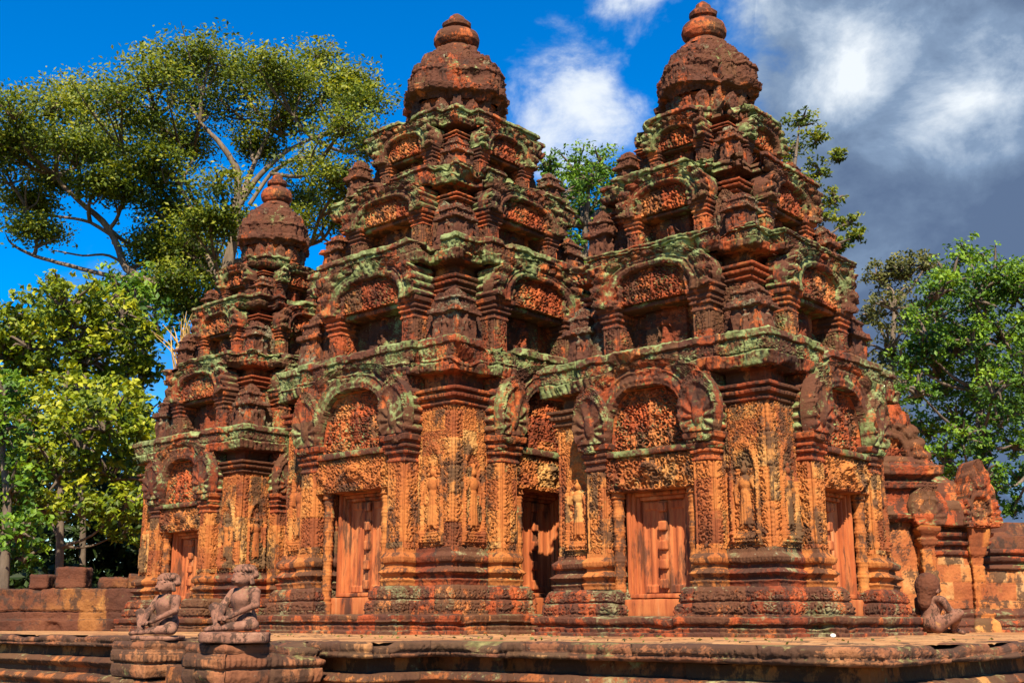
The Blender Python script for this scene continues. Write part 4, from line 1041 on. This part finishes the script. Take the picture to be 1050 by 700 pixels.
# broad-leaved trees on the left
def simple(label, name, x0, D, trunk, blobs, leafm, barkm, size, dens, seed, dj=4, group=None, sub=26, flat=.9, cl=.2, r0=.25):
    base = np.array([at(x0, 600, D)[0], D, -.95]); tp = [at(px, py, D) for px, py in trunk]
    bl = px_blobs(D, blobs, dj, seed, flat)
    rr = np.linspace(r0, r0*.25, len(tp)+1)
    limbs = [([base]+tp, list(rr))]
    for c, r in bl[::2]:
        j = min(range(len(tp)), key=lambda i: abs(tp[i][2]-(c[2]-r[2]*1.5))); a = tp[j]
        limbs.append(([a, (a+np.array(c))/2+np.array([0, 0, -.12*abs(c[0]-a[0])]), np.array(c)], [r0*.38, r0*.22, r0*.08]))
    return tree(label, name, base, limbs, bl, leafm, barkm, size, dens, seed, group, sub, cl)
G1 = 'broad-leaved trees left of the towers'
simple('yellow-green leafy tree on twin slim trunks behind the low wall', 'broadleaf_tree', 62, 27, [(62, 560), (62, 500), (66, 440), (70, 380)], [(70, 440, 40), (110, 430, 36), (35, 430, 34), (60, 480, 34), (115, 480, 34), (85, 520, 26), (130, 515, 22), (140, 455, 22), (30, 475, 26), (90, 400, 26), (125, 545, 18), (20, 440, 24), (50, 520, 20), (10, 500, 20), (135, 430, 20), (85, 455, 24)], 'leaf_yel', 'bark_dark', .17, 1.5, 31, 3, G1, 38, .9, .2, .12)
simple('taller yellow-green tree with a rounded top under the big dead limb', 'broadleaf_tree', 90, 33, [(85, 540), (84, 450), (80, 380), (75, 330)], [(70, 310, 32), (40, 325, 32), (100, 330, 34), (75, 350, 36), (20, 360, 30), (125, 345, 28), (45, 380, 30), (110, 385, 32), (140, 375, 20), (60, 295, 18), (5, 400, 24), (15, 330, 24), (150, 345, 14), (60, 340, 26), (90, 365, 24), (125, 320, 20), (30, 350, 24), (70, 400, 26), (100, 420, 22), (130, 410, 20), (10, 365, 22), (148, 380, 16)], 'leaf_yel', 'bark_dark', .19, 1.5, 32, 4, G1, 34, .9, .2, .11)
simple('deep green bushy tree at the left edge of the view', 'broadleaf_tree', 5, 24, [(6, 560), (5, 480), (0, 430)], [(0, 440, 34), (10, 500, 32), (-15, 470, 34), (18, 540, 26), (-10, 540, 34), (5, 400, 20), (25, 570, 16)], 'leaf_grn', 'bark_dark', .15, 1.6, 33, 3, G1, 36, .9, .2, .14)
simple('darker green tree filling the gap below the spreading tree', 'broadleaf_tree', 140, 37, [(140, 540), (140, 450), (145, 380), (150, 330)], [(140, 310, 30), (165, 335, 26), (120, 300, 26), (150, 430, 20), (155, 480, 24), (120, 450, 30), (150, 520, 26), (165, 290, 20), (110, 520, 30)], 'leaf_grn', 'bark_dark', .2, 1.4, 34, 4, G1, 24, .9, .2, .25)
# backdrop of understorey, shade put into its leaf colour: shrubs one can tell apart only as a wood
def wood(name, xs, D, ztop, seed, kindlabel):
    rng = np.random.default_rng(seed); m = MB()
    for x in xs:
        for j in range(3):
            c = np.array([x+rng.normal()*1.2, D+rng.normal()*1.5, -.8+ztop*(j+.6)/3*(.8+.4*rng.random())]); r = 1.7
            n = 900; e = rng.normal(size=(n, 3)); e /= np.linalg.norm(e, axis=1)[:, None]; e *= (rng.random(n)[:, None]**.4)*np.array([r, r, r*.9])
            leaves(m, c+e, .34, rng, np.clip(rng.normal(.4, .2, n), 0, 1))
    o = m.build(name, M_['leaf_shaded']); tag(o, kindlabel, 'undergrowth', kind='stuff'); return o
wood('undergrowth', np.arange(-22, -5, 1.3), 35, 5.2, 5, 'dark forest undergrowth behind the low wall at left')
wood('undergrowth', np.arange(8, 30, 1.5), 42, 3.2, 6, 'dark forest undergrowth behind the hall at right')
# trees showing between and beside the towers
simple('round green treetop showing between the middle and right towers', 'forest_tree', 600, 34, [(600, 500), (602, 400), (600, 300), (600, 230)], [(590, 175, 24), (620, 170, 22), (575, 200, 22), (605, 215, 28), (635, 200, 22), (580, 245, 20), (570, 225, 18), (630, 230, 20), (605, 185, 20), (620, 250, 22), (645, 175, 14), (562, 170, 12), (600, 290, 24), (650, 225, 14)], 'leaf_grn', 'bark_dark', 0.13, 2.4, 41, 3, None, 40, .85, .21, .3)
simple('thin sparse tree leaning out behind the top of the right tower', 'forest_tree', 800, 33, [(800, 450), (805, 330), (808, 250), (812, 190)], [(820, 125, 15), (838, 140, 15), (812, 150, 16), (842, 175, 14), (825, 190, 16), (855, 205, 13), (868, 228, 12), (845, 222, 13), (880, 242, 9), (858, 160, 8), (815, 220, 16), (800, 170, 16), (862, 250, 10)], 'leaf_big', 'bark_dark', 0.13, 1.6, 42, 3, None, 26, .8, .24, .22)
G3 = 'forest trees behind the hall at right'
simple('tall fresh green tree with a straight trunk above the side hall', 'forest_tree', 1006, 31, [(1006, 520), (1006, 450), (1004, 400), (1004, 340), (1000, 290)], [(995, 262, 22), (975, 285, 26), (1020, 280, 26), (1000, 300, 28), (960, 320, 26), (1040, 300, 26), (985, 340, 30), (1030, 345, 30), (950, 360, 22), (1005, 380, 28), (970, 395, 28), (1045, 390, 22), (940, 400, 18), (985, 430, 26), (1025, 430, 22), (950, 440, 20), (970, 470, 20), (1010, 460, 16), (1040, 455, 14), (1065, 330, 24), (1015, 310, 24), (975, 360, 24), (1000, 350, 22), (960, 300, 20), (1020, 400, 22), (950, 340, 20), (985, 450, 20), (1060, 290, 20), (930, 370, 18), (945, 480, 22), (975, 500, 20), (1010, 490, 18), (1000, 400, 24), (960, 380, 22), (1040, 420, 22), (1055, 360, 22)], 'leaf_grn', 'bark_dark', 0.13, 2.1, 51, 4, G3, 38, .9, .2, .2)
simple('brownish olive tree between the right tower and the tall green tree', 'forest_tree', 918, 38, [(918, 500), (918, 420), (915, 360), (918, 310)], [(905, 285, 20), (930, 280, 20), (950, 272, 16), (915, 310, 24), (895, 320, 16), (935, 330, 22), (910, 355, 24), (900, 390, 20), (925, 390, 20), (915, 430, 18), (935, 460, 16), (920, 275, 14)], 'leaf_olv', 'bark_pale', 0.14, 2.0, 52, 4, G3, 34, .9, .2, .25)
simple('green tree cut by the right edge with low hanging leaves', 'forest_tree', 1062, 36, [(1060, 480), (1058, 400), (1056, 330)], [(1050, 285, 22), (1060, 350, 24), (1050, 420, 22), (1045, 490, 18), (1020, 500, 16), (1065, 450, 24), (1040, 520, 12)], 'leaf_grn', 'bark_pale', 0.14, 2.0, 53, 4, G3, 36, .9, .2, .2)
# spray of dry straw-coloured fronds behind the left tower
def fronds():
    D = 25; b = at(184, 400, D); r = empty('dry_palm', (b[0], D, -.95)); tag(r, 'spray of dry straw-coloured fronds rising behind the left tower', 'palm')
    mb = MB(); tube(mb, [(0, 0, 0), (.05, 0, 2.5), (0, 0, b[2]+.95+.4)], [.10, .07, .05], 8); mb.build('trunk', M_['straw'], r)
    rng = np.random.default_rng(4); m = MB()
    for i in range(46):
        z0 = b[2]+.95+.2+.5*rng.random(); L = .5+.75*rng.random(); a = rng.normal()*.20; up = 1
        p0 = np.array([rng.normal()*.07, rng.normal()*.07, z0]); p1 = p0+np.array([a*.5, rng.normal()*.15, L*.55]); p2 = p0+np.array([a*1.3, rng.normal()*.3, L])
        tube(m, [p0, p1, p2], [.018, .014, .004], 4)
    m.build('frond', M_['straw'], r)
fronds()

# fallen leaves and grit scattered on the paving
m = MB(); rng = np.random.default_rng(99); n = 190
lx = rng.uniform(-11, CX-.4, n); ly = CY+.25+rng.random(n)**1.5*3.2
V = np.stack([lx, ly, .012+0*lx], -1); leaves(m, V, .035, rng, rng.random(n), .6, 0)
Vv = m.v[0]; Vv[:, 2] = .012+np.clip(Vv[:, 2]-.012, -.006, .016)
o = m.build('fallen_leaves', M_['leaf_olv']); o.rotation_euler = (0, 0, TR); tag(o, 'dry fallen leaves scattered thinly over the terrace paving', 'leaves', kind='stuff')
